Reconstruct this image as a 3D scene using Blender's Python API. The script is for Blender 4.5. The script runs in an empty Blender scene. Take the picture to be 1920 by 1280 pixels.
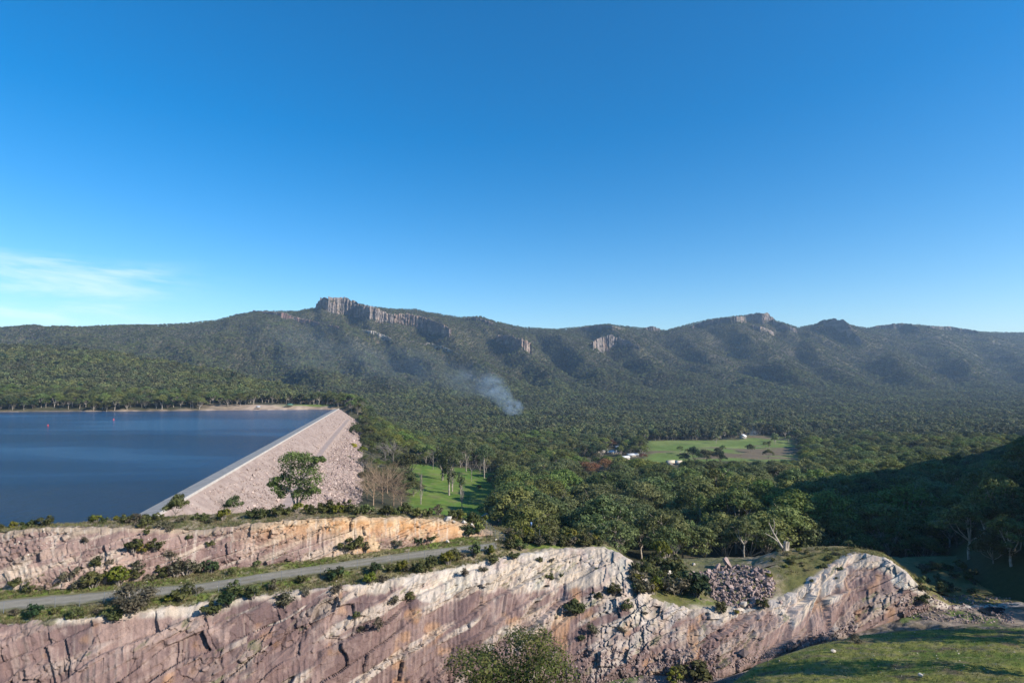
import bpy, math, random
import numpy as np
from mathutils import Vector, Euler
from mathutils.bvhtree import BVHTree

R = math.radians
F = 1067.0            # focal length in photo pixels (photo 1920 x 1280)
PITCH = math.atan(75.0 / F)
rng = np.random.default_rng(7)
random.seed(7)
scene = bpy.context.scene
COL = scene.collection

# ------------------------------------------------------------------ camera
cd = bpy.data.cameras.new('camera')
cam = bpy.data.objects.new('camera', cd)
COL.objects.link(cam)
cam.location = (0, 0, 0)
cam.rotation_euler = (R(90) + PITCH, 0, 0)
cd.sensor_width = 36.0
cd.lens = 36.0 * F / 1920.0
cd.clip_start = 0.5
cd.clip_end = 60000
scene.camera = cam

# ------------------------------------------------------------------ light
SUN_AZ, SUN_EL = R(26), R(31)      # azimuth: from +X (right) towards the viewer's back
S = Vector((math.cos(SUN_AZ) * math.cos(SUN_EL), -math.sin(SUN_AZ) * math.cos(SUN_EL), math.sin(SUN_EL)))
sd = bpy.data.lights.new('sun', 'SUN')
sd.energy = 5.0
sd.angle = R(0.53)
sd.color = (1.0, 0.93, 0.83)
sun = bpy.data.objects.new('sun', sd)
COL.objects.link(sun)
sun.rotation_euler = S.to_track_quat('Z', 'Y').to_euler()

world = bpy.data.worlds.new('World')
scene.world = world
world.use_nodes = True
wn, wl = world.node_tree.nodes, world.node_tree.links
wn.clear()
w_out = wn.new('ShaderNodeOutputWorld')
w_bg = wn.new('ShaderNodeBackground')
w_sky = wn.new('ShaderNodeTexSky')
w_sky.sky_type = 'NISHITA'
w_sky.sun_disc = False
w_sky.sun_elevation = SUN_EL
w_sky.sun_rotation = math.atan2(S.x, S.y)
w_sky.altitude = 300
w_sky.air_density = 1.0
w_sky.dust_density = 0.35
w_sky.ozone_density = 2.0
w_bg.inputs['Strength'].default_value = 0.122
# thin cirrus low in the sky on the left
w_tc = wn.new('ShaderNodeTexCoord')
w_map = wn.new('ShaderNodeMapping')
w_map.inputs['Rotation'].default_value = (0, R(6), 0)
w_map.inputs['Scale'].default_value = (4.0, 4.0, 24.0)
w_noise = wn.new('ShaderNodeTexNoise')
w_noise.inputs['Scale'].default_value = 1.0
w_noise.inputs['Detail'].default_value = 7
w_noise.inputs['Roughness'].default_value = 0.62
w_noise.inputs['Distortion'].default_value = 0.5
w_ramp = wn.new('ShaderNodeMapRange')
w_ramp.interpolation_type = 'SMOOTHSTEP'
w_ramp.inputs['From Min'].default_value = 0.40
w_ramp.inputs['From Max'].default_value = 0.72
w_sep = wn.new('ShaderNodeSeparateXYZ')
w_left = wn.new('ShaderNodeMapRange')
w_left.interpolation_type = 'SMOOTHSTEP'
w_left.inputs['From Min'].default_value = -0.38
w_left.inputs['From Max'].default_value = -0.64
w_low = wn.new('ShaderNodeMapRange')
w_low.interpolation_type = 'SMOOTHSTEP'
w_low.inputs['From Min'].default_value = 0.19
w_low.inputs['From Max'].default_value = 0.15
w_m1 = wn.new('ShaderNodeMath'); w_m1.operation = 'MULTIPLY'
w_m2 = wn.new('ShaderNodeMath'); w_m2.operation = 'MULTIPLY'
w_m3 = wn.new('ShaderNodeMath'); w_m3.operation = 'MULTIPLY'; w_m3.inputs[1].default_value = 0.5
w_mix = wn.new('ShaderNodeMixRGB')
w_mix.inputs['Color2'].default_value = (7.6, 7.9, 8.3, 1)
w_hsv = wn.new('ShaderNodeHueSaturation')
w_hsv.inputs['Saturation'].default_value = 1.52
w_hsv.inputs['Value'].default_value = 1.0
wl.new(w_tc.outputs['Generated'], w_map.inputs['Vector'])
wl.new(w_map.outputs[0], w_noise.inputs['Vector'])
wl.new(w_noise.outputs['Fac'], w_ramp.inputs['Value'])
wl.new(w_tc.outputs['Generated'], w_sep.inputs[0])
wl.new(w_sep.outputs['X'], w_left.inputs['Value'])
wl.new(w_sep.outputs['Z'], w_low.inputs['Value'])
wl.new(w_left.outputs[0], w_m1.inputs[0]); wl.new(w_low.outputs[0], w_m1.inputs[1])
wl.new(w_m1.outputs[0], w_m2.inputs[0]); wl.new(w_ramp.outputs[0], w_m2.inputs[1])
wl.new(w_m2.outputs[0], w_m3.inputs[0])
wl.new(w_sky.outputs[0], w_hsv.inputs['Color'])
wl.new(w_hsv.outputs[0], w_mix.inputs['Color1'])
wl.new(w_m3.outputs[0], w_mix.inputs['Fac'])
wl.new(w_mix.outputs[0], w_bg.inputs['Color'])
wl.new(w_bg.outputs[0], w_out.inputs['Surface'])

vs = scene.view_settings
vs.view_transform = 'Standard'
vs.look = 'None'
vs.exposure = 0.6
vs.gamma = 1.0
vs.use_curve_mapping = False
scene.render.engine = 'CYCLES'
scene.cycles.use_denoising = True
scene.cycles.max_bounces = 5
scene.cycles.diffuse_bounces = 2
scene.cycles.glossy_bounces = 2
scene.cycles.transmission_bounces = 3
scene.cycles.transparent_max_bounces = 8
scene.cycles.volume_bounces = 0

# ------------------------------------------------------------------ numeric helpers
def sstep(a, b, x):
    t = np.clip((np.asarray(x, float) - a) / (b - a), 0, 1)
    return t * t * (3 - 2 * t)

def hsh(ix, iy=0, seed=0):
    a = np.asarray(ix).astype(np.int64).astype(np.uint32)
    b = np.broadcast_to(np.asarray(iy).astype(np.int64).astype(np.uint32), a.shape) if np.ndim(iy) == 0 else np.asarray(iy).astype(np.int64).astype(np.uint32)
    with np.errstate(over='ignore'):
        n = a * np.uint32(374761393) + b * np.uint32(668265263) + np.uint32((seed * 2246822519 + 1013904223) & 0xffffffff)
        n = (n ^ (n >> np.uint32(13))) * np.uint32(1274126177)
        n = (n ^ (n >> np.uint32(16))) * np.uint32(2246822519)
        n = n ^ (n >> np.uint32(15))
    return n.astype(np.float64) / 4294967295.0

def vn(x, y, seed=0):
    x = np.asarray(x, float); y = np.asarray(y, float)
    x, y = np.broadcast_arrays(x, y)
    ix, iy = np.floor(x), np.floor(y)
    fx, fy = x - ix, y - iy
    fx = fx * fx * (3 - 2 * fx); fy = fy * fy * (3 - 2 * fy)
    a = hsh(ix, iy, seed); b = hsh(ix + 1, iy, seed); c = hsh(ix, iy + 1, seed); d = hsh(ix + 1, iy + 1, seed)
    return ((a * (1 - fx) + b * fx) * (1 - fy) + (c * (1 - fx) + d * fx) * fy) * 2 - 1

def fbm(x, y, octv=4, seed=0, gain=0.5):
    s, a, n = 0, 1.0, 0
    for o in range(octv):
        s = s + a * vn(np.asarray(x) * 2 ** o + 17.3 * o, np.asarray(y) * 2 ** o - 9.1 * o, seed + o)
        n += a; a *= gain
    return s / n

def lerp(a, b, t): return a + (b - a) * t

def mixc(a, b, m):
    a = np.asarray(a, float); b = np.asarray(b, float)
    return a + (b - a) * np.asarray(m)[..., None]

def ray(px, py):
    """world direction through a photo pixel, scaled so that its y component is 1"""
    dx = (np.asarray(px, float) - 960) / F
    dyp = -(np.asarray(py, float) - 640) / F
    fy = math.cos(PITCH) - dyp * math.sin(PITCH)
    fz = math.sin(PITCH) + dyp * math.cos(PITCH)
    return dx / fy, fz / fy

def to_px(x, y, z):
    c, s = math.cos(PITCH), math.sin(PITCH)
    dep = y * c + z * s
    up = -y * s + z * c
    return 960 + F * x / dep, 640 - F * up / dep

# ------------------------------------------------------------------ object helpers
def tag(o, label=None, cat=None, group=None, kind=None):
    if label: o['label'] = label
    if cat: o['category'] = cat
    if group: o['group'] = group
    if kind: o['kind'] = kind
    return o

def link(name, me, parent=None):
    o = bpy.data.objects.new(name, me)
    COL.objects.link(o)
    if parent is not None: o.parent = parent
    return o

def mesh_np(name, V, Fc, mat, col=None, tint=None, smooth=False, mats=None, mat_idx=None):
    """V (n,3); Fc (m,k) equal-sized polygons"""
    V = np.asarray(V, np.float32).reshape(-1, 3); Fc = np.asarray(Fc, np.int32)
    me = bpy.data.meshes.new(name)
    m, k = Fc.shape
    me.vertices.add(len(V)); me.vertices.foreach_set('co', V.ravel())
    me.loops.add(m * k); me.loops.foreach_set('vertex_index', Fc.ravel())
    me.polygons.add(m)
    me.polygons.foreach_set('loop_start', np.arange(0, m * k, k, dtype=np.int32))
    me.polygons.foreach_set('loop_total', np.full(m, k, np.int32))
    for mm in (mats or [mat]): me.materials.append(mm)
    if mat_idx is not None: me.polygons.foreach_set('material_index', np.asarray(mat_idx, np.int32))
    if smooth: me.polygons.foreach_set('use_smooth', np.ones(m, bool))
    me.update(calc_edges=True)
    if col is not None:
        c4 = np.ones((len(V), 4), np.float32); c4[:, :3] = np.asarray(col).reshape(-1, 3)
        a = me.color_attributes.new('Col', 'FLOAT_COLOR', 'POINT'); a.data.foreach_set('color', c4.ravel())
    if tint is not None:
        a = me.attributes.new('tint', 'FLOAT', 'FACE'); a.data.foreach_set('value', np.asarray(tint, np.float32))
    me.validate()
    return me

def grid_faces(nr, nc):
    i = np.arange(nr * nc).reshape(nr, nc)
    return np.stack([i[:-1, :-1], i[:-1, 1:], i[1:, 1:], i[1:, :-1]], -1).reshape(-1, 4)

NEAR_V, NEAR_F = [], []          # near ground and rock surfaces, for placing things on them
def grid_obj(name, P, mat, col=None, smooth=False, near=False, parent=None, skip=None):
    nr, nc = P.shape[:2]
    Fc = grid_faces(nr, nc)
    if skip is not None: Fc = Fc[~skip[:-1, :-1].ravel()]
    me = mesh_np(name, P, Fc, mat, col, smooth=smooth)
    if near:
        NEAR_F.append((len(NEAR_V), P, Fc)); NEAR_V.append(P)
    return link(name, me, parent)

def tube(path, rad, n=5):
    path = [Vector(p) for p in path]
    V, Fc = [], []
    for i, p in enumerate(path):
        d = (path[min(i + 1, len(path) - 1)] - path[max(i - 1, 0)]).normalized()
        a = d.orthogonal().normalized(); b = d.cross(a)
        for k in range(n):
            t = 2 * math.pi * k / n
            V.append(p + (a * math.cos(t) + b * math.sin(t)) * rad[i])
    for i in range(len(path) - 1):
        for k in range(n):
            Fc.append((i * n + k, i * n + (k + 1) % n, (i + 1) * n + (k + 1) % n, (i + 1) * n + k))
    return np.array([tuple(v) for v in V]), np.array(Fc)

class MB:
    """collects quads"""
    def __init__(s): s.V = []; s.F = []; s.n = 0
    def add(s, V, Fc):
        s.V.append(np.asarray(V, float).reshape(-1, 3)); s.F.append(np.asarray(Fc) + s.n); s.n += len(s.V[-1]); return s
    def box(s, c, d, rz=0.0, taper=1.0):
        x, y, z = d[0] / 2, d[1] / 2, d[2] / 2
        v = np.array([(-x, -y, -z), (x, -y, -z), (x, y, -z), (-x, y, -z), (-x * taper, -y * taper, z), (x * taper, -y * taper, z), (x * taper, y * taper, z), (-x * taper, y * taper, z)])
        cr, sr = math.cos(rz), math.sin(rz)
        v = np.stack([v[:, 0] * cr - v[:, 1] * sr, v[:, 0] * sr + v[:, 1] * cr, v[:, 2]], 1) + np.array(c)
        return s.add(v, [(0, 3, 2, 1), (4, 5, 6, 7), (0, 1, 5, 4), (1, 2, 6, 5), (2, 3, 7, 6), (3, 0, 4, 7)])
    def tube(s, path, rad, n=5): return s.add(*tube(path, rad, n))
    def arrays(s): return np.concatenate(s.V), np.concatenate(s.F)
    def mesh(s, name, mat):
        V, Fc = s.arrays(); return mesh_np(name, V, Fc, mat)
    def obj(s, name, mat, parent=None): return link(name, s.mesh(name, mat), parent)

def empty(name, label, cat, loc, rz=0, group=None, scale=1.0):
    o = bpy.data.objects.new(name, None)
    COL.objects.link(o)
    o.location = loc; o.rotation_euler = (0, 0, rz)
    o.scale = (scale,) * 3 if np.ndim(scale) == 0 else scale
    o.empty_display_size = 0.5
    return tag(o, label, cat, group)

# ------------------------------------------------------------------ materials
def new_mat(name):
    m = bpy.data.materials.new(name); m.use_nodes = True
    return m, m.node_tree.nodes, m.node_tree.links, m.node_tree.nodes['Principled BSDF']

def mat_vcol(name, rough=0.9, nscale=1.5, namp=0.35, fscale=9.0, bump=0.0, bscale=4.0, spec=0.2):
    """surface colour from the colour attribute, with two scales of mottling"""
    m, n, l, p = new_mat(name)
    at = n.new('ShaderNodeAttribute'); at.attribute_name = 'Col'
    tc = n.new('ShaderNodeTexCoord')
    n1 = n.new('ShaderNodeTexNoise'); n1.inputs['Scale'].default_value = nscale; n1.inputs['Detail'].default_value = 5; n1.inputs['Roughness'].default_value = 0.65
    n2 = n.new('ShaderNodeTexNoise'); n2.inputs['Scale'].default_value = fscale; n2.inputs['Detail'].default_value = 4
    l.new(tc.outputs['Object'], n1.inputs['Vector']); l.new(tc.outputs['Object'], n2.inputs['Vector'])
    ad = n.new('ShaderNodeMath'); ad.operation = 'ADD'
    l.new(n1.outputs['Fac'], ad.inputs[0]); l.new(n2.outputs['Fac'], ad.inputs[1])
    mr = n.new('ShaderNodeMapRange'); mr.inputs['From Min'].default_value = 0.55; mr.inputs['From Max'].default_value = 1.45
    mr.inputs['To Min'].default_value = 1 - namp; mr.inputs['To Max'].default_value = 1 + namp
    l.new(ad.outputs[0], mr.inputs['Value'])
    mx = n.new('ShaderNodeVectorMath'); mx.operation = 'SCALE'
    l.new(at.outputs['Color'], mx.inputs[0]); l.new(mr.outputs[0], mx.inputs['Scale'])
    l.new(mx.outputs[0], p.inputs['Base Color'])
    p.inputs['Roughness'].default_value = rough
    p.inputs['Specular IOR Level'].default_value = spec
    if bump:
        n3 = n.new('ShaderNodeTexNoise'); n3.inputs['Scale'].default_value = bscale; n3.inputs['Detail'].default_value = 6; n3.inputs['Roughness'].default_value = 0.7
        l.new(tc.outputs['Object'], n3.inputs['Vector'])
        b = n.new('ShaderNodeBump'); b.inputs['Strength'].default_value = bump; b.inputs['Distance'].default_value = 0.3
        l.new(n3.outputs['Fac'], b.inputs['Height']); l.new(b.outputs[0], p.inputs['Normal'])
    return m

def mat_plain(name, c1, c2, scale=3.0, rough=0.8, spec=0.2, rnd=0.0, metal=0.0, bump=0.0):
    """two tones mixed by noise, optionally shifted per object"""
    m, n, l, p = new_mat(name)
    tc = n.new('ShaderNodeTexCoord')
    n1 = n.new('ShaderNodeTexNoise'); n1.inputs['Scale'].default_value = scale; n1.inputs['Detail'].default_value = 5
    l.new(tc.outputs['Object'], n1.inputs['Vector'])
    mr = n.new('ShaderNodeMapRange'); mr.inputs['From Min'].default_value = 0.35; mr.inputs['From Max'].default_value = 0.65
    l.new(n1.outputs['Fac'], mr.inputs['Value'])
    mx = n.new('ShaderNodeMixRGB'); mx.inputs['Color1'].default_value = (*c1, 1); mx.inputs['Color2'].default_value = (*c2, 1)
    l.new(mr.outputs[0], mx.inputs['Fac'])
    src = mx.outputs[0]
    if rnd:
        oi = n.new('ShaderNodeObjectInfo')
        m2 = n.new('ShaderNodeMapRange'); m2.inputs['To Min'].default_value = 1 - rnd; m2.inputs['To Max'].default_value = 1 + rnd
        l.new(oi.outputs['Random'], m2.inputs['Value'])
        sc = n.new('ShaderNodeVectorMath'); sc.operation = 'SCALE'
        l.new(src, sc.inputs[0]); l.new(m2.outputs[0], sc.inputs['Scale']); src = sc.outputs[0]
    l.new(src, p.inputs['Base Color'])
    p.inputs['Roughness'].default_value = rough; p.inputs['Specular IOR Level'].default_value = spec; p.inputs['Metallic'].default_value = metal
    if bump:
        b = n.new('ShaderNodeBump'); b.inputs['Strength'].default_value = bump; b.inputs['Distance'].default_value = 0.2
        l.new(n1.outputs['Fac'], b.inputs['Height']); l.new(b.outputs[0], p.inputs['Normal'])
    return m

def mat_leaf(name, dark, mid, light, rnd=0.25, transl=0.30, hue=0.03, patch=0.0):
    """foliage: three tones by the per-leaf 'tint', shifted a little from plant to plant"""
    m, n, l, p = new_mat(name)
    at = n.new('ShaderNodeAttribute'); at.attribute_name = 'tint'
    cr = n.new('ShaderNodeValToRGB')
    cr.color_ramp.elements[0].color = (*dark, 1); cr.color_ramp.elements[1].color = (*light, 1)
    e = cr.color_ramp.elements.new(0.5); e.color = (*mid, 1)
    l.new(at.outputs['Fac'], cr.inputs['Fac'])
    oi = n.new('ShaderNodeObjectInfo')
    m2 = n.new('ShaderNodeMapRange'); m2.inputs['To Min'].default_value = 1 - rnd; m2.inputs['To Max'].default_value = 1 + rnd
    l.new(oi.outputs['Random'], m2.inputs['Value'])
    m3 = n.new('ShaderNodeMath'); m3.operation = 'MULTIPLY'; m3.inputs[1].default_value = 7.31
    m4 = n.new('ShaderNodeMath'); m4.operation = 'FRACT'
    m5 = n.new('ShaderNodeMapRange'); m5.inputs['To Min'].default_value = 0.5 - hue; m5.inputs['To Max'].default_value = 0.5 + hue
    l.new(oi.outputs['Random'], m3.inputs[0]); l.new(m3.outputs[0], m4.inputs[0]); l.new(m4.outputs[0], m5.inputs['Value'])
    hs = n.new('ShaderNodeHueSaturation')
    l.new(cr.outputs[0], hs.inputs['Color']); l.new(m2.outputs[0], hs.inputs['Value']); l.new(m5.outputs[0], hs.inputs['Hue'])
    if patch:       # stands of slightly different trees across the land
        pn = n.new('ShaderNodeTexNoise'); pn.inputs['Scale'].default_value = 0.011; pn.inputs['Detail'].default_value = 4
        l.new(oi.outputs['Location'], pn.inputs['Vector'])
        pm_ = n.new('ShaderNodeMapRange'); pm_.inputs['From Min'].default_value = .33; pm_.inputs['From Max'].default_value = .67; pm_.inputs['To Min'].default_value = 1 - patch; pm_.inputs['To Max'].default_value = 1 + patch
        l.new(pn.outputs['Fac'], pm_.inputs['Value'])
        mu = n.new('ShaderNodeMath'); mu.operation = 'MULTIPLY'
        l.new(pm_.outputs[0], mu.inputs[0]); l.new(m2.outputs[0], mu.inputs[1]); l.new(mu.outputs[0], hs.inputs['Value'])
        ps = n.new('ShaderNodeMapRange'); ps.inputs['From Min'].default_value = .33; ps.inputs['From Max'].default_value = .67; ps.inputs['To Min'].default_value = .78; ps.inputs['To Max'].default_value = 1.15
        l.new(pn.outputs['Fac'], ps.inputs['Value']); l.new(ps.outputs[0], hs.inputs['Saturation'])
    l.new(hs.outputs[0], p.inputs['Base Color'])
    p.inputs['Roughness'].default_value = 0.6; p.inputs['Specular IOR Level'].default_value = 0.22
    if transl:
        tr = n.new('ShaderNodeBsdfTranslucent'); l.new(hs.outputs[0], tr.inputs['Color'])
        ms = n.new('ShaderNodeMixShader'); ms.inputs['Fac'].default_value = transl
        l.new(p.outputs[0], ms.inputs[1]); l.new(tr.outputs[0], ms.inputs[2])
        l.new(ms.outputs[0], n['Material Output'].inputs['Surface'])
    return m

M = {}
M['rock'] = mat_vcol('quarry_rock', 0.85, 0.9, 0.28, 5.0, 0.5, 2.2)
M['ground'] = mat_vcol('grassy_ground', 0.95, 0.8, 0.4, 6.0, 0.6, 3.0, 0.1)
M['land'] = mat_vcol('forest_floor', 0.95, 0.03, 0.35, 0.2, 0.0, 1.0, 0.1)
M['crag'] = mat_vcol('mountain_crag', 0.9, 0.05, 0.35, 0.2, 0.0, 1.0, 0.1)
M['gravel'] = mat_plain('grey_gravel', (0.205, 0.187, 0.15), (0.285, 0.26, 0.212), 1.4, 0.95, 0.1, bump=0.3)
M['asphalt'] = mat_plain('crest_seal', (0.20, 0.20, 0.195), (0.26, 0.255, 0.245), 0.4, 0.9)
M['concrete'] = mat_plain('pale_concrete', (0.40, 0.36, 0.32), (0.48, 0.44, 0.39), 0.5, 0.85)
M['fill'] = mat_plain('rockfill_bed', (0.275, 0.205, 0.172), (0.375, 0.29, 0.245), 0.25, 0.95, bump=0.5)
M['fillrock'] = mat_plain('rockfill_stone', (0.27, 0.198, 0.168), (0.42, 0.33, 0.28), 0.6, 0.9, rnd=0.35)
M['track'] = mat_plain('dirt_track', (0.33, 0.25, 0.21), (0.40, 0.31, 0.265), 0.3, 0.95)
M['pilerock'] = mat_plain('pile_stone', (0.20, 0.145, 0.13), (0.33, 0.25, 0.225), 1.2, 0.85, rnd=0.4)
M['palerock'] = mat_plain('pale_stone', (0.42, 0.37, 0.31), (0.56, 0.50, 0.43), 1.0, 0.85, rnd=0.2)
M['bark'] = mat_plain('pale_bark', (0.24, 0.20, 0.16), (0.42, 0.37, 0.31), 0.9, 0.85, rnd=0.25)
M['darkbark'] = mat_plain('dark_bark', (0.09, 0.07, 0.055), (0.15, 0.12, 0.10), 1.2, 0.9, rnd=0.2)
M['twig'] = mat_plain('grey_twig', (0.20, 0.17, 0.145), (0.30, 0.26, 0.225), 1.0, 0.9, rnd=0.2)
M['tan_twig'] = mat_plain('tan_twig', (0.27, 0.19, 0.125), (0.37, 0.27, 0.18), 1.0, 0.9, rnd=0.15)
M['gum'] = mat_leaf('gum_leaf', (0.058, 0.078, 0.022), (0.124, 0.150, 0.040), (0.205, 0.228, 0.070), 0.36, hue=0.035, patch=.22)
M['herogum'] = mat_leaf('lone_gum_leaf', (0.050, 0.072, 0.022), (0.105, 0.145, 0.042), (0.175, 0.220, 0.072), 0.02, 0.38, hue=0.0)
M['gumfar'] = mat_leaf('far_gum_leaf', (0.068, 0.078, 0.034), (0.122, 0.136, 0.056), (0.185, 0.195, 0.086), 0.42, hue=0.03, patch=.3)
M['pine'] = mat_leaf('dark_leaf', (0.022, 0.040, 0.016), (0.042, 0.070, 0.026), (0.070, 0.105, 0.040))
M['bushy'] = mat_leaf('olive_leaf', (0.045, 0.052, 0.018), (0.085, 0.095, 0.030), (0.14, 0.145, 0.05))
M['yellow'] = mat_leaf('yellow_green_leaf', (0.075, 0.085, 0.012), (0.16, 0.165, 0.02), (0.26, 0.24, 0.035), 0.15)
M['wattle'] = mat_leaf('wattle_flower', (0.22, 0.19, 0.02), (0.42, 0.35, 0.03), (0.55, 0.46, 0.05), 0.1)
M['greybush'] = mat_leaf('grey_scrub_leaf', (0.065, 0.058, 0.035), (0.12, 0.108, 0.065), (0.19, 0.165, 0.11))
M['orange'] = mat_leaf('rust_leaf', (0.13, 0.065, 0.03), (0.22, 0.115, 0.055), (0.32, 0.18, 0.09), 0.15)
M['redtip'] = mat_leaf('red_tipped_leaf', (0.045, 0.064, 0.016), (0.092, 0.128, 0.030), (0.185, 0.175, 0.052))
M['steel'] = mat_plain('galvanised_steel', (0.22, 0.24, 0.27), (0.30, 0.32, 0.35), 2.0, 0.5, 0.4, metal=0.5)
M['white'] = mat_plain('white_roof', (0.58, 0.58, 0.57), (0.70, 0.70, 0.69), 0.4, 0.6)
M['creek'] = mat_plain('creek_water', (0.012, 0.018, 0.024), (0.018, 0.026, 0.034), 0.6, 0.12, 0.5, bump=.3)
M['cream'] = mat_plain('cream_wall', (0.34, 0.30, 0.25), (0.40, 0.36, 0.30), 0.4, 0.8)
M['tanroof'] = mat_plain('tan_roof', (0.62, 0.50, 0.36), (0.70, 0.58, 0.43), 0.4, 0.7)
M['greenroof'] = mat_plain('green_roof', (0.05, 0.13, 0.10), (0.07, 0.16, 0.12), 0.4, 0.6)
M['greyroof'] = mat_plain('grey_roof', (0.35, 0.36, 0.37), (0.45, 0.46, 0.47), 0.4, 0.6)
M['glass'] = mat_plain('dark_glass', (0.02, 0.025, 0.03), (0.03, 0.035, 0.04), 0.4, 0.15, 0.5)
M['timber'] = mat_plain('weathered_timber', (0.20, 0.13, 0.09), (0.28, 0.19, 0.14), 1.0, 0.85)
M['buoy'] = mat_plain('red_buoy', (0.55, 0.06, 0.06), (0.65, 0.09, 0.08), 1.0, 0.5)
M['bluesign'] = mat_plain('blue_sign', (0.12, 0.22, 0.42), (0.16, 0.27, 0.50), 1.0, 0.5)

# ------------------------------------------------------------------ the valley, the range and the lake shore
WATER = -41.0
SPUR_AMP = 64.0
HAZE = 0.000066
CREST = -37.6
DA = np.array([-99.6, 161.0]); DDIR = np.array([-136.1, 613.0]); DDIR = DDIR / np.linalg.norm(DDIR)   # dam crest line (downstream edge)
DNRM = np.array([DDIR[1], -DDIR[0]])                                                               # towards the valley
def dam_sw(x, y):
    dx, dy = np.asarray(x) - DA[0], np.asarray(y) - DA[1]
    return dx * DDIR[0] + dy * DDIR[1], dx * DNRM[0] + dy * DNRM[1]
DAM_LEN = 655.0

SKY_PX = [-500, -200, 0, 150, 270, 330, 400, 440, 480, 560, 590, 600, 640, 660, 700, 740, 780, 800, 860, 900, 930, 980, 1040, 1090, 1140, 1180, 1215, 1250, 1280, 1330, 1390, 1440, 1460, 1500, 1520, 1560, 1610, 1630, 1680, 1720, 1800, 1835, 1860, 1920, 2100, 2400]
SKY_PY = [618, 613, 613, 611, 608, 606, 599, 589, 582, 581, 575, 563, 560, 566, 574, 578, 578, 584, 593, 592, 602, 612, 616, 612, 606, 612, 614, 618, 610, 598, 590, 589, 601, 613, 609, 601, 611, 614, 607, 608, 614, 620, 622, 623, 632, 640]
SPURS = [(20, 300, 60, 1.0), (230, 470, 60, .9), (430, 640, 45, 1.0), (560, 760, 40, 1.0), (665, 850, 32, 1.15), (800, 960, 32, 1.1), (905, 1075, 30, 1.2), (1010, 1180, 34, 1.0), (1120, 1300, 34, 1.2), (1250, 1440, 40, .7), (1340, 1540, 40, 1.25), (1450, 1640, 36, 1.1), (1555, 1760, 36, 1.2), (1690, 1880, 40, 1.2), (1820, 2010, 50, 1.0), (1960, 2200, 50, 1.0)]
YR_PX = [-500, 0, 300, 600, 900, 1300, 1600, 1920, 2400]
YR_Y = [2600, 2700, 2900, 3250, 3300, 3500, 3700, 4200, 4600]

def smax(a, b, k):
    h = np.clip(0.5 + 0.5 * (a - b) / k, 0, 1)
    return b + (a - b) * h + k * h * (1 - h)

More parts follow.
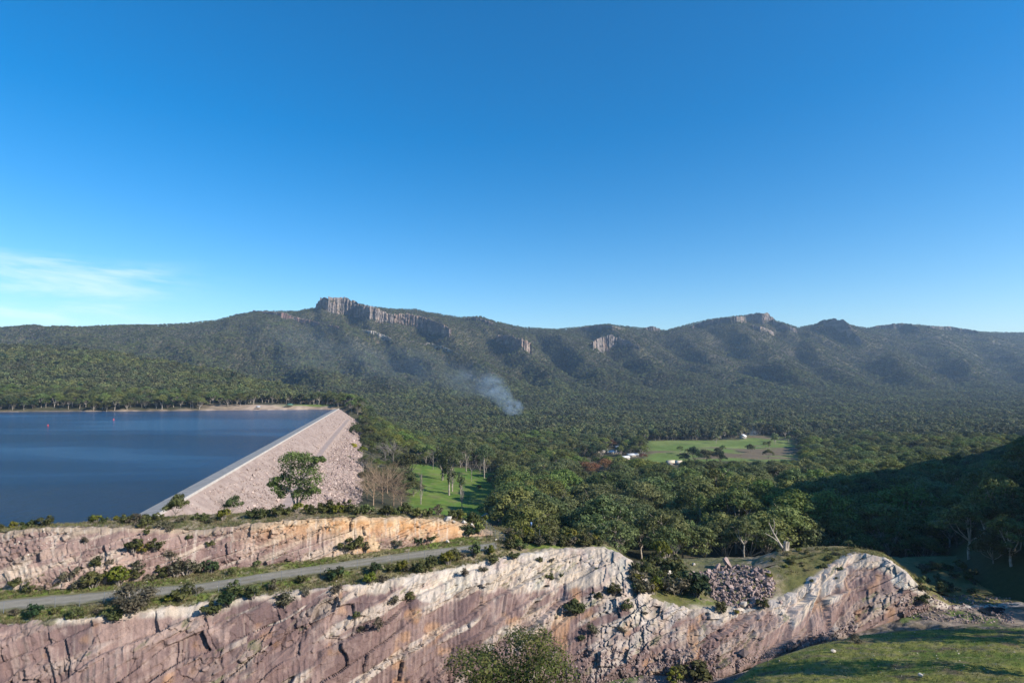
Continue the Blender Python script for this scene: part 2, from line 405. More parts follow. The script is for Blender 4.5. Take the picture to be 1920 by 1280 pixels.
F_S = 1 / 1.42
TOE_S = [-60, 60, 150, 250, 400, 560, 650]; TOE_W = [62, 58, 52, 45, 38, 30, 24]
def Zfar(x, y, detail=True):
    x = np.asarray(x, float); y = np.asarray(y, float)
    pxw = 960 + F * x / np.maximum(y, 1)
    # valley floor
    zv = np.interp(y, [150, 200, 300, 400, 550, 700, 850, 1000, 1400, 1800, 2300], [-56, -64, -75, -84, -92, -96, -97, -96, -87, -70, -45])
    zv = zv + 0.13 * np.clip(-30 - x, 0, 120) * sstep(230, 330, y) * sstep(720, 560, y)
    zv = zv + 3.0 * fbm(x / 140, y / 140, 3, 5) * sstep(160, 300, y)
    # lake side
    ysh = np.interp(pxw, [-500, 0, 300, 500, 600, 660], [735, 770, 797, 826, 836, 838])
    ysh = ysh + 5 * fbm(pxw / 25, pxw * 0, 3, 77)
    bank = -43.5 + np.clip((y - ysh + 4) * 0.33, -9, 8.5)
    htop = np.interp(pxw, [-500, 0, 150, 300, 400, 500, 600, 700], [112, 84, 72, 44, 18, -14, -44, -60])
    ytop = np.interp(pxw, [-500, 0, 300, 600], [1450, 1450, 1350, 1150])
    tA = np.clip((y - ysh - 30) / (ytop - ysh - 30), 0, 1.0)
    zA = lerp(bank, htop, tA ** 1.15 * (1 - 0.15 * tA * (1 - tA))) - 0.16 * np.clip(y - ytop, 0, 4000)
    zA = zA + 7 * fbm(x / 120, y / 160, 3, 15) * sstep(0.03, 0.3, tA)
    s, w = dam_sw(x, y)
    wl = sstep(8, -10, w) * sstep(1000, 860, s) + sstep(860, 1000, s) * sstep(760, 560, pxw)
    wl = np.clip(wl, 0, 1)
    # beyond the dam's far end the abutment swings down to the valley
    wl = np.maximum(wl, sstep(640, 700, s) * sstep(60, 10, w))
    wt = np.interp(s, TOE_S, TOE_W)
    zb = CREST - 1.6 - wt * F_S - 0.42 * np.clip(w - wt, 0, 400)
    zv = np.where((s > -60) & (s < 720) & (w > wt - 14), smax(zv, zb, 4.0), zv)
    base = lerp(zv, zA, wl)
    # the range
    yr = np.interp(pxw, YR_PX, YR_Y)
    yf = np.interp(pxw, [-500, 0, 400, 600, 900, 1200, 1920, 2400], [1450, 1450, 1400, 1450, 1700, 1850, 2050, 2100])
    zr = (715 - np.interp(pxw, SKY_PX, SKY_PY)) / F * yr - 9
    zf = np.interp(pxw, [-500, 0, 300, 600, 900, 1200, 1920], [0, -10, -35, -60, -62, -62, -60])
    t = (y - yf) / (yr - yf)
    tc = np.clip(t, 0, 1)
    g = 0.72 * tc ** 1.25 + 0.28 * sstep(0.25, 0.95, tc)
    zM = zf + (zr - zf) * g
    if detail:
        sp = np.zeros_like(zM)
        wob = 26 * fbm(x / 420, y / 330, 3, 31)
        for (p1, p0, wd, am) in SPURS:
            q = pxw - (p1 + (p0 - p1) * (1 - tc) ** 1.15) - wob * (1 - tc)
            sh = np.where(q < 0, np.exp(-(np.abs(q) / (wd * 0.85)) ** 1.3), np.exp(-(np.abs(q) / (wd * 1.7)) ** 1.25))
            sp = np.maximum(sp, sh * am)
        env = sstep(0.02, 0.30, tc) * sstep(1.0, 0.72, tc)
        sp = sp * (1 + .45 * fbm(pxw / 60, tc * 3, 3, 33))
        zM = zM + (sp - 0.45) * SPUR_AMP * env
        zM = zM + (34 * fbm(x / 240, y / 260, 4, 41) - 70 * (np.abs(fbm((x + .35 * y) / 170, (y - .3 * x) / 620, 3, 43)) - .15) + 10 * fbm(x / 70, y / 70, 3, 47)) * env
    zM = np.where(t > 1, zr - 0.30 * (y - yr), zM)
    zM = np.where(t < 0, zf - 0.25 * (yf - y), zM)
    z = smax(base, zM, 26.0)
    z = np.where(y < yf - 350, base, z)
    z = z - 200 * sstep(5200, 6500, y) * 0
    # lake bed on the upstream side
    lake = (w < 4) & (y < ysh - 6) & (s < 700)
    return np.where(lake, np.minimum(z, WATER - 6), z)

# near lines, each (px, y, z): the ground runs from the camera across the pit to the rock face, the road, the upper face and down behind
def L(px, y, z): return (np.array(px, float), np.array(y, float), np.array(z, float))
N0 = L([-600, 2600], [2, 2], [-1.9, -1.9])
N1 = L([-600, 1300, 1420, 1600, 1920, 2600], [45, 45, 60, 60, 60, 60], [-30, -30, -32.8, -33, -31.8, -24])
N2 = L([-600, -300, 0, 500, 900, 1200, 1300, 1340, 1400, 1500, 1600, 1720, 1920, 2600], [52, 55, 58, 65, 72, 75, 80, 85, 95, 105, 111, 114, 112, 108], [-44, -46, -46, -46, -47, -48, -45.5, -44.2, -45.5, -47, -47.6, -47.9, -47, -38])
N3 = L([-600, -300, 0, 500, 900, 1200, 1340, 1400, 1500, 1600, 1720, 1920, 2600], [64, 68, 74, 88, 98, 99, 98, 103, 112, 118, 122, 122, 120], [-62, -62, -62, -61, -59, -56.5, -55.5, -55, -53, -51.5, -50, -49.5, -43])
C0 = L([-600, -300, 0, 500, 900, 1200, 1340, 1450, 1520, 1610, 1710, 1760, 1850, 2600], [68, 75, 81, 95, 109, 112, 110, 115, 118.5, 124, 128, 129.5, 131, 131], [-64, -64, -63.5, -61.5, -59, -55.4, -55, -54, -52.6, -52, -49.9, -50, -50.5, -43])
C1 = L([-600, -300, 0, 200, 470, 700, 860, 960, 1050, 1130, 1170, 1190, 1210, 1260, 1330, 1400, 1480, 1530, 1590, 1640, 1680, 1720, 1760, 1850, 2600],
       [80, 87, 94.7, 98, 107, 115, 125.5, 133, 139, 140, 136, 132.6, 127, 125, 126, 127.5, 131.6, 137.6, 142.5, 138, 132.6, 130, 130, 133, 134],
       [-39.5, -39.5, -39.5, -39.5, -39.6, -39.8, -40, -40, -40, -40, -41.5, -43.5, -46.5, -48, -49, -49, -47.5, -44.5, -41.8, -41.6, -43.6, -47.5, -50, -50.8, -43])
R0 = L([-600, 0, 400, 640, 800, 930, 1000], [88, 98.5, 108, 120, 128.6, 134.5, 137.5], [-38.8] * 7)
R1 = L([-600, 0, 400, 640, 800, 930, 1000], [94, 103.8, 113.4, 125.4, 134.6, 141.5, 144], [-38.8] * 7)
U0 = L([-600, 0, 219, 394, 612, 760, 865, 920, 1000, 1130, 1170, 1190, 1210, 1250, 1330, 1400, 1450, 1530, 1590, 1640, 1680, 1720, 1760, 1850, 2600],
       [98, 106.7, 111, 118, 127, 135.5, 143.5, 146, 147, 145, 142, 140, 136, 140, 140, 139, 141, 145, 147, 144, 140, 137, 137, 140, 141],
       [-38.3, -38.3, -38.4, -38.4, -38.4, -38.4, -38.5, -38.5, -39, -40.3, -43, -45, -46.5, -47, -46.5, -45.2, -44, -42.6, -41.9, -42.5, -45, -48.5, -50.5, -51, -42])
U1 = L([-600, 0, 131, 250, 394, 525, 640, 786, 852, 900, 930, 1000, 1130, 1170, 1190, 1210, 1250, 1330, 1400, 1450, 1530, 1590, 1640, 1680, 1720, 1760, 1850, 2600],
       [105, 114, 116.5, 119, 125, 128.5, 132.5, 141, 146.3, 148, 148, 148, 146, 143, 141, 137, 141, 141, 140, 142, 146, 148, 145, 141, 138, 138, 141, 142],
       [-29.7, -29.7, -29.0, -29.8, -31.8, -30.8, -30.8, -33, -35.0, -37.2, -38.2, -39, -40.4, -43.1, -45.1, -46.6, -47.1, -46.6, -45.3, -44, -42.6, -41.9, -42.6, -45.1, -48.6, -50.5, -51, -42])
U2 = L([-600, 0, 250, 500, 640, 786, 900, 950, 1000, 1130, 1190, 1250, 1310, 1400, 1450, 1530, 1590, 1640, 1720, 1850, 2600],
       [110, 122, 130, 138, 142, 149, 153, 153, 154, 151, 147, 153, 156, 151, 150, 152, 152, 150, 146, 151, 152],
       [-30.9, -30.9, -30.9, -30.6, -30.8, -32.8, -37.0, -38.6, -40, -42, -47.2, -47, -48.2, -46.6, -43.3, -43, -43.5, -46, -50, -51, -41])
U3 = L([-600, 0, 250, 350, 500, 640, 786, 900, 1000, 1130, 1250, 1400, 1530, 1600, 1720, 1850, 2600],
       [128, 143, 155, 160, 168, 172, 182, 186, 186, 184, 180, 180, 180, 180, 180, 180, 180],
       [-46, -46, -41.5, -41.5, -47, -50, -54, -56, -58, -57, -55, -54, -54, -54, -54, -53, -45])
def ev(line, px): return np.interp(px, line[0], line[1]), np.interp(px, line[0], line[2])

def strip_points(A, B, px, nr, ease=None, z_noise=None, seed=0):
    ya, za = ev(A, px); yb, zb = ev(B, px)
    t = np.linspace(0, 1, nr)[:, None]
    tz = ease(t) if ease else t
    y = ya + (yb - ya) * t; z = za + (zb - za) * tz
    x = (px[None, :] - 960) / F * y
    if z_noise is not None:
        edge = np.minimum(1, np.minimum(t, 1 - t) * 6)
        z = z + z_noise(x, y) * edge
    return np.stack([x, y, z], -1)

# grass and dirt colours
DRY = (0.215, 0.185, 0.095); GREEN = (0.120, 0.158, 0.032); DIRT = (0.30, 0.235, 0.175); MOSS = (0.190, 0.188, 0.045); OLIVE = (0.125, 0.120, 0.055); ROCKD = (0.26, 0.20, 0.175)
pxn = np.concatenate([np.arange(-400, 2310, 2.4), np.arange(2310, 3000, 8.0)])
pxc = np.arange(-400, 2310, 1.9)

def cat_rows(*Ps): return np.concatenate([Ps[0]] + [p[1:] for p in Ps[1:]], 0)

# -- the slope below the camera, the grassy bench and the pit floor: one sheet
def nz(a, sc, seed, o=3): return lambda x, y: a * fbm(x / sc, y / sc, o, seed)
P = cat_rows(strip_points(N0, N1, pxn, 30, z_noise=nz(1.2, 9, 3)), strip_points(N1, N2, pxn, 80, z_noise=lambda x, y: 0.8 * fbm(x / 8, y / 8, 4, 4) + 0.12 * vn(x / .7, y / .7, 9)),
             strip_points(N2, N3, pxn, 26, ease=lambda t: t ** 0.6, z_noise=nz(0.8, 3, 8)), strip_points(N3, C0, pxn, 36, z_noise=nz(0.7, 2.2, 12)))
x, y, z = P[..., 0], P[..., 1], P[..., 2]
row = np.arange(P.shape[0])[:, None] + 0 * x
n1 = fbm(x / 7, y / 7, 4, 21); n2 = fbm(x / 1.6, y / 1.6, 3, 22)
c = mixc(MOSS, GREEN, sstep(-0.1, 0.5, n1)); c = mixc(c, DRY, sstep(0.0, 0.5, n2 - 0.35 * n1) * 0.75)
c = mixc(c, (0.14, 0.10, 0.07), sstep(0.22, 0.5, fbm(x / 4, y / 4, 4, 25)) * 0.85)
pit = np.clip(sstep(108, 116, row) , 0, 1)
pxx = 960 + F * x / y
lip = sstep(104, 112, row) * sstep(1560, 1480, pxx)
c = mixc(c, mixc(ROCKD, (0.13, 0.10, 0.08), sstep(-0.2, 0.3, n2)), np.maximum(pit * 0.85, lip))
c = mixc(c, (0.09, 0.13, 0.03), pit * sstep(0.15, 0.4, n1) * 0.8)
grid_obj('ground', P, M['ground'], c, near=True)
bpy.data.objects['ground']['kind'] = 'structure'

# -- terrace behind the lip: road bench, verge
P = cat_rows(strip_points(C1, U0, pxn, 46), strip_points(U0, U1, pxn, 8))
_b = np.linspace(0, 1, 8)[1:, None] * np.interp(pxn, [860, 930], [1, 0])[None]
P[46:, :, 1] += 2.6 * np.minimum(1, _b * 4); P[46:, :, 2] -= 0.9 * np.minimum(1, _b * 3); P[46:, :, 0] = (pxn[None] - 960) / F * P[46:, :, 1]
x, y, z = P[..., 0], P[..., 1], P[..., 2]
pxx = 960 + F * x / y
yr0, _ = ev(R0, pxx); yr1, _ = ev(R1, pxx)
onroad = sstep(-1.3, 0.0, y - yr0) * sstep(1.3, 0.0, y - yr1) * sstep(975, 930, pxx)
bumps = 0.45 * fbm(x / 3.2, y / 3.2, 4, 61) + 0.16 * vn(x / .6, y / .6, 62)
z = z + bumps * (1 - onroad) * sstep(1250, 1150, pxx) + (0.5 * fbm(x / 2.6, y / 2.6, 4, 63)) * sstep(1150, 1250, pxx)
z = z * (1 - onroad) + (-38.84) * onroad
P[..., 2] = z - 0.12
P[0, :, 2] -= 1.2
n1 = fbm(x / 5, y / 5, 4, 64); n2 = fbm(x / 1.1, y / 1.1, 3, 65)
c = mixc(DRY, OLIVE, sstep(-0.2, 0.4, n1)); c = mixc(c, GREEN, sstep(0.05, 0.35, fbm(x / 9, y / 4, 3, 66)) * 0.9)
c = mixc(c, (0.12, 0.165, 0.03), sstep(0.0, 2.0, y - yr1) * sstep(3.5, 2.0, y - yr1) * sstep(930, 860, pxx) * sstep(-0.3, 0.2, n1) * .9)
c = mixc(c, DIRT, sstep(0.15, 0.4, n2) * 0.7)
c = mixc(c, (0.42, 0.36, 0.29), sstep(3.0, 0.5, yr0 - y) * 0 + sstep(2.5, 0.3, y - P[0:1, :, 1]) * 0.85)
c = mixc(c, mixc((0.16, 0.135, 0.055), (0.115, 0.115, 0.04), sstep(-.2, .3, n1)), sstep(1440, 1470, pxx) * sstep(0.6, 2.2, y - P[0:1, :, 1]) * 0.9)
c = mixc(c, (0.12, 0.115, 0.035), sstep(1195, 1215, pxx) * sstep(1300, 1270, pxx) * 0.8)
grid_obj('terrace', P, M['ground'], c, near=True)
bpy.data.objects['terrace']['kind'] = 'structure'

# -- top of the upper bank and the fall behind it
P = cat_rows(strip_points(U1, U2, pxn, 18), strip_points(U2, U3, pxn, 26, ease=lambda t: t ** 1.2))
x, y, z = P[..., 0], P[..., 1], P[..., 2]
pxx = 960 + F * x / y
P[..., 2] = z + (0.5 * fbm(x / 4, y / 4, 4, 71) + 0.15 * vn(x / .7, y / .7, 72)) * np.minimum(1, np.arange(P.shape[0])[:, None] / 4.0)
n1 = fbm(x / 5, y / 5, 4, 73); n2 = fbm(x / 1.3, y / 1.3, 3, 74)
c = mixc((0.21, 0.165, 0.11), OLIVE, sstep(-0.25, 0.2, n1)); c = mixc(c, (0.37, 0.29, 0.22), sstep(0.1, 0.4, n2) * 0.6)
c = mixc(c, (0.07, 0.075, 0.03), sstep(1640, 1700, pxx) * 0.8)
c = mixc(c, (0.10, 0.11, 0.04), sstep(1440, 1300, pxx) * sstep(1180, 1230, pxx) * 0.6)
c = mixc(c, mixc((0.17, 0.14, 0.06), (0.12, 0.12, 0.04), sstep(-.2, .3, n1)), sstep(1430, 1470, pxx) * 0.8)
P = np.concatenate([P, P[-1:] + np.array([0, 25, -14.0]) ], 0); P[-1, :, 0] = P[-2, :, 0] * P[-1, :, 1] / P[-2, :, 1]
c = np.concatenate([c, c[-1:]], 0)
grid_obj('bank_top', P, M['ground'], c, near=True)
bpy.data.objects['bank_top']['kind'] = 'structure'

# -- road
pr = np.arange(-400, 935, 3.0)
y0, _ = ev(R0, pr); y1, _ = ev(R1, pr)
t = np.linspace(0, 1, 25)[:, None]
jit = 0.35 * fbm(pr / 30, pr * 0, 3, 81)
yy = (y0 + jit) + ((y1 + 0.35 * fbm(pr / 26, pr * 0, 3, 82)) - (y0 + jit)) * t
P = np.stack([(pr - 960) / F * yy, yy, -38.80 + 0.05 * np.sin(np.pi * t) + 0 * yy], -1)
x, y = P[..., 0], P[..., 1]
tr_ = np.exp(-((t - .32) / .09) ** 2) + np.exp(-((t - .68) / .09) ** 2) + 0 * x
c = mixc((0.205, 0.185, 0.145), (0.28, 0.255, 0.205), np.clip(.35 + .5 * tr_ + .5 * fbm(x / 4, y / 1.5, 4, 83), 0, 1))
c = mixc(c, (0.16, 0.15, 0.07), sstep(.25, .45, np.abs(t - .5) + .16 * fbm(x / 2, y / 2, 4, 84)) * .9)
c = mixc(c, (0.17, 0.155, 0.09), np.exp(-((t - .5) / .07) ** 2) * sstep(-.1, .4, fbm(x / 6, y / 3, 3, 85)) * .6)
M['gravel_v'] = mat_vcol('gravel', .95, 1.2, .3, 8.0, .4, 5.0, .1)
grid_obj('gravel_road', P, M['gravel_v'], c, near=True)['kind'] = 'structure'


# ------------------------------------------------------------------ rock faces
def voro1(u, seedk, wvar=0.35):
    i = np.floor(u); f = u - i
    j0 = (hsh(i, seedk, 3) - 0.5) * 2 * wvar; j1 = (hsh(i + 1, seedk, 3) - 0.5) * 2 * wvar
    # shift borders
    lo = j0; hi = 1 + j1
    idx = np.where(f < lo, i - 1, np.where(f > hi, i + 1, i))
    d = np.minimum(np.abs(f - lo), np.abs(f - hi))
    return idx, f, d

def voro2(x, y, seed):
    """nearest random cell: id hash, offset to its centre, distance to the border"""
    ix, iy = np.floor(x), np.floor(y)
    d1 = np.full(np.shape(x), 9.0); d2 = d1.copy(); cid = np.zeros(np.shape(x)); ox = cid.copy(); oy = cid.copy()
    for a in (-1, 0, 1):
        for b in (-1, 0, 1):
            jx, jy = ix + a, iy + b
            vx = jx + 0.1 + .8 * hsh(jx, jy, seed) - x; vy = jy + .1 + .8 * hsh(jx, jy, seed + 1) - y
            d = vx * vx + vy * vy; m = d < d1
            d2 = np.where(m, d1, np.minimum(d2, d))
            cid = np.where(m, hsh(jx, jy, seed + 2), cid); ox = np.where(m, vx, ox); oy = np.where(m, vy, oy); d1 = np.where(m, d, d1)
    return cid, ox, oy, np.sqrt(d2) - np.sqrt(d1)

def rock_relief(s, h, dip, thick, blockw, seed, amp):
    """relief (m, outwards) of a bedded, jointed face with smooth drilled panels and broken bands; s along, h up"""
    b = h - dip * s + 1.1 * fbm(s / 15, h / 14, 4, seed)
    broken = sstep(-0.04, 0.2, fbm(s / 17, b / (thick * 0.62), 3, seed + 1) + 0.10 * vn(s / 3, h / 3, seed + 2))
    tt = b / thick + 0.35 * vn(s / 9, b / thick, seed + 5)
    k = np.floor(tt); f = tt - k
    off = (hsh(k, 1, seed) - 0.5) * 1.5
    sw = s + 0.9 * fbm(s / 6, h / 4, 3, seed + 6) + 0.35 * h * (hsh(k, 4, seed) - 0.3)
    bw = blockw * (0.6 + 1.1 * hsh(k, 2, seed))
    idx, fi, d = voro1(sw / bw + hsh(k, 3, seed) * 31, k)
    o1 = (hsh(idx, k, seed + 11) - 0.5) * 1.5 + (hsh(idx, k, seed + 12) - 0.5) * 1.1 * (fi - 0.5) + (hsh(idx, k, seed + 13) - 0.35) * 0.7 * (f - 0.5)
    brk = sstep(-.1, .35, vn(s / 4, h / 3, seed + 14))
    crack = -0.32 * np.exp(-(d * bw / 0.12) ** 2) * (hsh(idx, k, seed + 14) > 0.4) * brk
    bedc = -0.6 * np.exp(-(f * thick / 0.16) ** 2) * sstep(.0, .4, vn(s / 6, k, seed + 15)) * (0.4 + 0.6 * brk)
    c1, ox, oy, e1 = voro2((s - .35 * h) / (blockw * .5), (h - dip * s) / (thick * .55), seed + 60)
    c2, px_, py_, e2 = voro2((s + .3 * h) / (blockw * .17), (h - dip * s) / (thick * .22), seed + 70)
    facet = (c1 - .5) * 1.3 + ((c1 * 7.3) % 1 - .5) * 2.2 * ox + ((c1 * 13.7) % 1 - .4) * 2.0 * oy
    facet2 = (c2 - .5) * 0.55 + ((c2 * 7.3) % 1 - .5) * 1.0 * px_ + ((c2 * 13.7) % 1 - .4) * 0.9 * py_
    notch = -1.5 * (c1 > 0.965) * sstep(0.02, 0.3, e1) * broken
    brk2 = broken * sstep(-.2, .4, vn(s / 2.5, h / 2, seed + 80))
    cr2 = -0.2 * np.exp(-(e2 / 0.06) ** 2) * brk2 - 0.3 * np.exp(-(e1 / 0.05) ** 2) * brk2
    ledge = (f - .5) * 1.7 * sstep(-.35, .15, vn(s / 8, k, seed + 44) + .4 * vn(s / 2, k, seed + 45))
    D = off * .6 + ledge + o1 * (1 - .4 * broken) + crack + bedc + (facet * .62 + facet2 * .75) * broken + facet2 * .30 + facet * .18 * (1 - broken) + cr2 + notch
    D = D + 0.9 * fbm(s / 11, h / 11, 3, seed + 30) + (0.05 + .14 * broken) * fbm(s / .8, h / .8, 3, seed + 31)
    return D * amp, dict(k=k, f=f, idx=idx, c1=c1, c2=c2, broken=broken, crack=np.clip(-(crack + bedc + cr2) * 2 - notch, 0, 1))

MAUVE = (0.180, 0.117, 0.104); MAUVE2 = (0.245, 0.168, 0.145); PURP = (0.118, 0.078, 0.076); PALE = (0.50, 0.435, 0.370); CREAM = (0.46, 0.38, 0.295); PINK = (0.36, 0.26, 0.22); OCHRE = (0.47, 0.255, 0.105)

def build_face(name, A, B, px, nr, dip, thick, blockw, seed, amp, power, colour, cap=5, capd=3.0):
    ya, za = ev(A, px); yb, zb = ev(B, px)
    zb = zb + 0.35 * fbm(px / 14, px * 0, 4, seed + 50)
    t = np.linspace(-0.03, 1, nr)[:, None]
    tp = np.clip(t, 0, 1)
    y = ya + (yb - ya) * tp ** power; z = za + (zb - za) * t
    x = (px[None] - 960) / F * y
    sx = np.gradient(x[-1]); sy = np.gradient(y[-1])
    sx = np.convolve(np.pad(sx, 60, 'edge'), np.ones(121) / 121, 'valid'); sy = np.convolve(np.pad(sy, 60, 'edge'), np.ones(121) / 121, 'valid')
    ln = np.hypot(sx, sy); nx, ny = sy / ln, -sx / ln
    sl = np.concatenate([[0], np.cumsum(np.hypot(np.diff(x[-1]), np.diff(y[-1])))])
    s = sl[None] + 0 * y
    hh = (y - ya) * 0.35 + z
    D, fld = rock_relief(s, hh, dip, thick, blockw, seed, amp)
    # drill traces down the face
    D = D - 0.13 * amp * np.abs(np.sin(np.pi * (s + 0.1 * z) / 0.95)) * sstep(0, 0.3, fbm(s / 8, z / 5, 2, seed + 40) + 0.2) * (t < 0.8)
    full = np.minimum(zb - za, 6) / 6
    fade = (1 - 0.6 * sstep(0.9, 1.0, t)) * full
    D = D * fade
    x = x + nx[None] * D * 0.9; y = y + ny[None] * D * 0.9; z = z + D * 0.28
    c = colour(s, z, t, px[None] + 0 * s, (zb - z), fld)
    # rim running back under the soil
    tb = np.linspace(0, 1, cap + 1)[1:, None]
    bump = 0.32 * fbm(s[-1] / 1.3, tb * 3, 3, seed + 60)
    xr = x[-1] - nx * capd * tb; yr_ = y[-1] - ny * capd * tb; zr_ = z[-1] + bump - 0.35 * tb ** 2 * 2
    P = np.concatenate([np.stack([x, y, z], -1), np.stack([xr, yr_, zr_], -1)], 0)
    cc = np.concatenate([c, np.repeat(c[-1:], cap, 0)], 0)
    o = grid_obj(name, P, M['rock'], cc, near=True)
    o['kind'] = 'structure'
    return o

W_PX = [-400, 0, 250, 400, 560, 650, 800, 960, 1080, 1150, 1190, 1210, 1260, 1340, 1420, 1470, 1530, 1600, 1660, 1720, 1800]
W_M = [-.6, -.4, 0.2, 0.9, 0.9, 1.2, 3.0, 4.4, 5.2, 5.8, 6.2, 5.0, 1.4, 1.0, .3, 1.5, 2.2, 2.0, 1.6, 1.2, 2.2]
def main_colour(s, z, t, px, dl, fl):
    n1 = fbm(s / 7, z / 5, 4, 91); n2 = fbm(s / 1.7, z / 1.7, 4, 92); st = fbm(s / .42, z / 9, 3, 93)
    blk = hsh(fl['idx'], fl['k'], 95); br = fl['broken']
    c = mixc(MAUVE, MAUVE2, sstep(-0.3, 0.6, n1 + (blk - 0.5) * 0.9))
    c = mixc(c, PURP, sstep(0.05, 0.6, -n1 + (blk - .5) * .9) * 0.8)
    c = mixc(c, PINK, sstep(0.1, 0.5, n2) * 0.55)
    c = mixc(c, (0.40, 0.33, 0.275), sstep(0.10, 0.5, st + .2 * n1) * (1 - br) * 0.26)           # mineral streaks down the panels
    c = mixc(c, (0.10, 0.072, 0.07), sstep(0.15, 0.55, -st) * 0.32)
    w = np.interp(px, W_PX, W_M)
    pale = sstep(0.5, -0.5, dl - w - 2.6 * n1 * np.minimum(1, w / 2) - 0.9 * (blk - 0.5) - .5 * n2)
    # broken bands along the bedding show fresh pale stone
    band = br * sstep(-0.35, 0.25, fbm(s / 9, z / 6, 3, 97) + .55 * (fl['c1'] - .45)) * np.interp(px, [0, 300, 420, 900, 1250, 1420, 1700], [.22, .35, .7, .85, .75, .4, .7])
    rib = np.maximum(sstep(0.90, 0.96, fl['f'] + .04 * n2), sstep(.14, .06, fl['f'] + .05 * n2)) * (hsh(fl['k'], 9, 7) > .62) * sstep(-.2, .25, vn(s / 7, fl['k'], 96) + .8 * n2)
    rib = rib * sstep(.15, .6, br + .5 * n2)
    pm = np.clip(np.maximum(np.maximum(pale, band * .9), rib * .7), 0, 1)
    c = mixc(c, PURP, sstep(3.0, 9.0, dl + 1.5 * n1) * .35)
    pc = mixc(PALE, CREAM, sstep(-0.3, 0.4, fbm(s / 3, z / 2, 3, 99) + .5 * (fl['c2'] - .5)))
    pc = mixc(pc, (0.46, 0.45, 0.38), sstep(0.1, 0.5, fbm(s / 5, z / 3, 3, 100)) * 0.5)
    pc = mixc(pc, PINK, sstep(.1, .5, fbm(s / 2.2, z / 1.4, 4, 104) + .25 * (fl['c1'] - .5)) * .55)
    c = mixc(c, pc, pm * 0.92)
    c = mixc(c, (0.17, 0.155, 0.14), pale * sstep(0.12, 0.45, fbm((s - .4 * z) / .8, z / 2.4, 4, 101)) * 0.6)   # lichen on the pale slabs
    c = mixc(c, OCHRE, sstep(0.3, 0.6, fbm(s / 4, z / 3, 3, 102)) * 0.35 * (1 - 0.6 * pale))
    c = mixc(c, (0.10, 0.115, 0.04), sstep(.34, .5, fbm(s / 3.5, (z - .36 * s) / .9, 4, 103)) * br * .55)          # moss on ledges
    c = mixc(c, (0.11, 0.085, 0.07), fl['crack'] * 0.45)
    return c
pm = np.concatenate([np.arange(-130, 1815, 1.3), np.arange(1816, 2310, 4.0)])
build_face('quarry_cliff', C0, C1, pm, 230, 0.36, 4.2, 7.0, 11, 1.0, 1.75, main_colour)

def upper_colour(s, z, t, px, dl, fl):
    n1 = fbm(s / 6, z / 4, 4, 111); n2 = fbm(s / 1.5, z / 1.5, 4, 112); st = fbm(s / .5, z / 5, 3, 113)
    blk = hsh(fl['idx'], fl['k'], 115)
    c = mixc(MAUVE2, (0.33, 0.235, 0.19), sstep(-0.2, 0.5, n1 + (blk - .5)))
    c = mixc(c, MAUVE, sstep(-.2, 0.3, -n1 + (blk - .5)) * 0.9)
    c = mixc(c, CREAM, np.clip(sstep(0.0, 0.4, fbm(s / 8, (z - .25 * s) / 1.2, 4, 116)) + sstep(0.85, 0.95, fl['f']) * .6 * (n2 > -.1), 0, 1) * 0.55)
    orange = np.interp(px, [430, 560, 660, 860, 900], [0, 0.8, 1, 0.95, 0.4]) * sstep(5.5, 1.0, dl + 1.5 * n1)
    orange = np.maximum(orange, np.interp(px, [600, 690, 860], [0, .9, .9]) * sstep(-0.1, 0.3, n2 + n1))
    c = mixc(c, mixc(OCHRE, (0.56, 0.40, 0.24), sstep(-.2, .4, n2)), np.clip(orange, 0, 1) * 0.85)
    c = mixc(c, (0.30, 0.24, 0.17), sstep(1.2, 0.2, dl + n2) * 0.7)
    c = mixc(c, (0.55, 0.48, 0.40), sstep(0.25, 0.6, st) * 0.4)
    c = mixc(c, (0.10, 0.08, 0.07), fl['crack'] * 0.45)
    return c
pu = np.arange(-130, 925, 1.3)
build_face('upper_rock_face', U0, U1, pu, 90, 0.26, 2.6, 4.5, 211, 0.75, 1.4, upper_colour)

# ------------------------------------------------------------------ far land: one sheet out to the horizon
ua = (np.arange(-620, 2560, 3.6) - 960) / F
yd = np.concatenate([np.linspace(150, 1000, 130), np.geomspace(1000, 4400, 210)[1:], np.geomspace(4400, 6600, 14)[1:]])
yy, uu = np.meshgrid(yd, ua, indexing='ij')
xx = uu * yy
zz = Zfar(xx, yy)
zz = np.where(yy > 5200, np.minimum(zz, 60 - (yy - 5200) * 0.01), zz)
pxx = 960 + F * uu
s_, w_ = dam_sw(xx, yy)
n1 = fbm(xx / 60, yy / 60, 4, 121); n2 = fbm(xx / 14, yy / 14, 3, 122)
c = mixc((0.060, 0.058, 0.034), (0.085, 0.080, 0.045), sstep(-0.3, 0.4, n1))
c = mixc(c, (0.16, 0.12, 0.08), sstep(0.25, 0.6, n2) * 0.5)
# lawn below the dam, paddocks, the lake's foreshore
def lawn_m(x, y):
    px = 960 + F * x / y; n = fbm(x / 25, y / 25, 3, 131)
    return sstep(758, 780, px + 22 * n) * sstep(950, 925, px - 22 * n) * sstep(310, 340, y) * sstep(600, 570, y + 40 * n)
def field_m(x, y):
    px = 960 + F * x / y; n = fbm(x / 60, y / 60, 3, 133)
    return sstep(1200, 1222, px + 8 * n) * sstep(1500, 1470, px + 12 * n) * sstep(676, 694, y + 20 * n) * sstep(960, 930, y + 18 * n - 60 * sstep(1380, 1400, px))
def shore_m(x, y):
    px = 960 + F * x / y
    ysh = np.interp(px, [-500, 0, 300, 500, 600, 660], [735, 770, 797, 826, 836, 838])
    return np.clip(sstep(9, 2, y - ysh) + sstep(330, 480, px) * sstep(636, 616, px) * sstep(46 , 34, y - ysh - 14 * fbm(px / 30, y / 20, 2, 135)), 0, 1) * sstep(660, 640, px), px, ysh
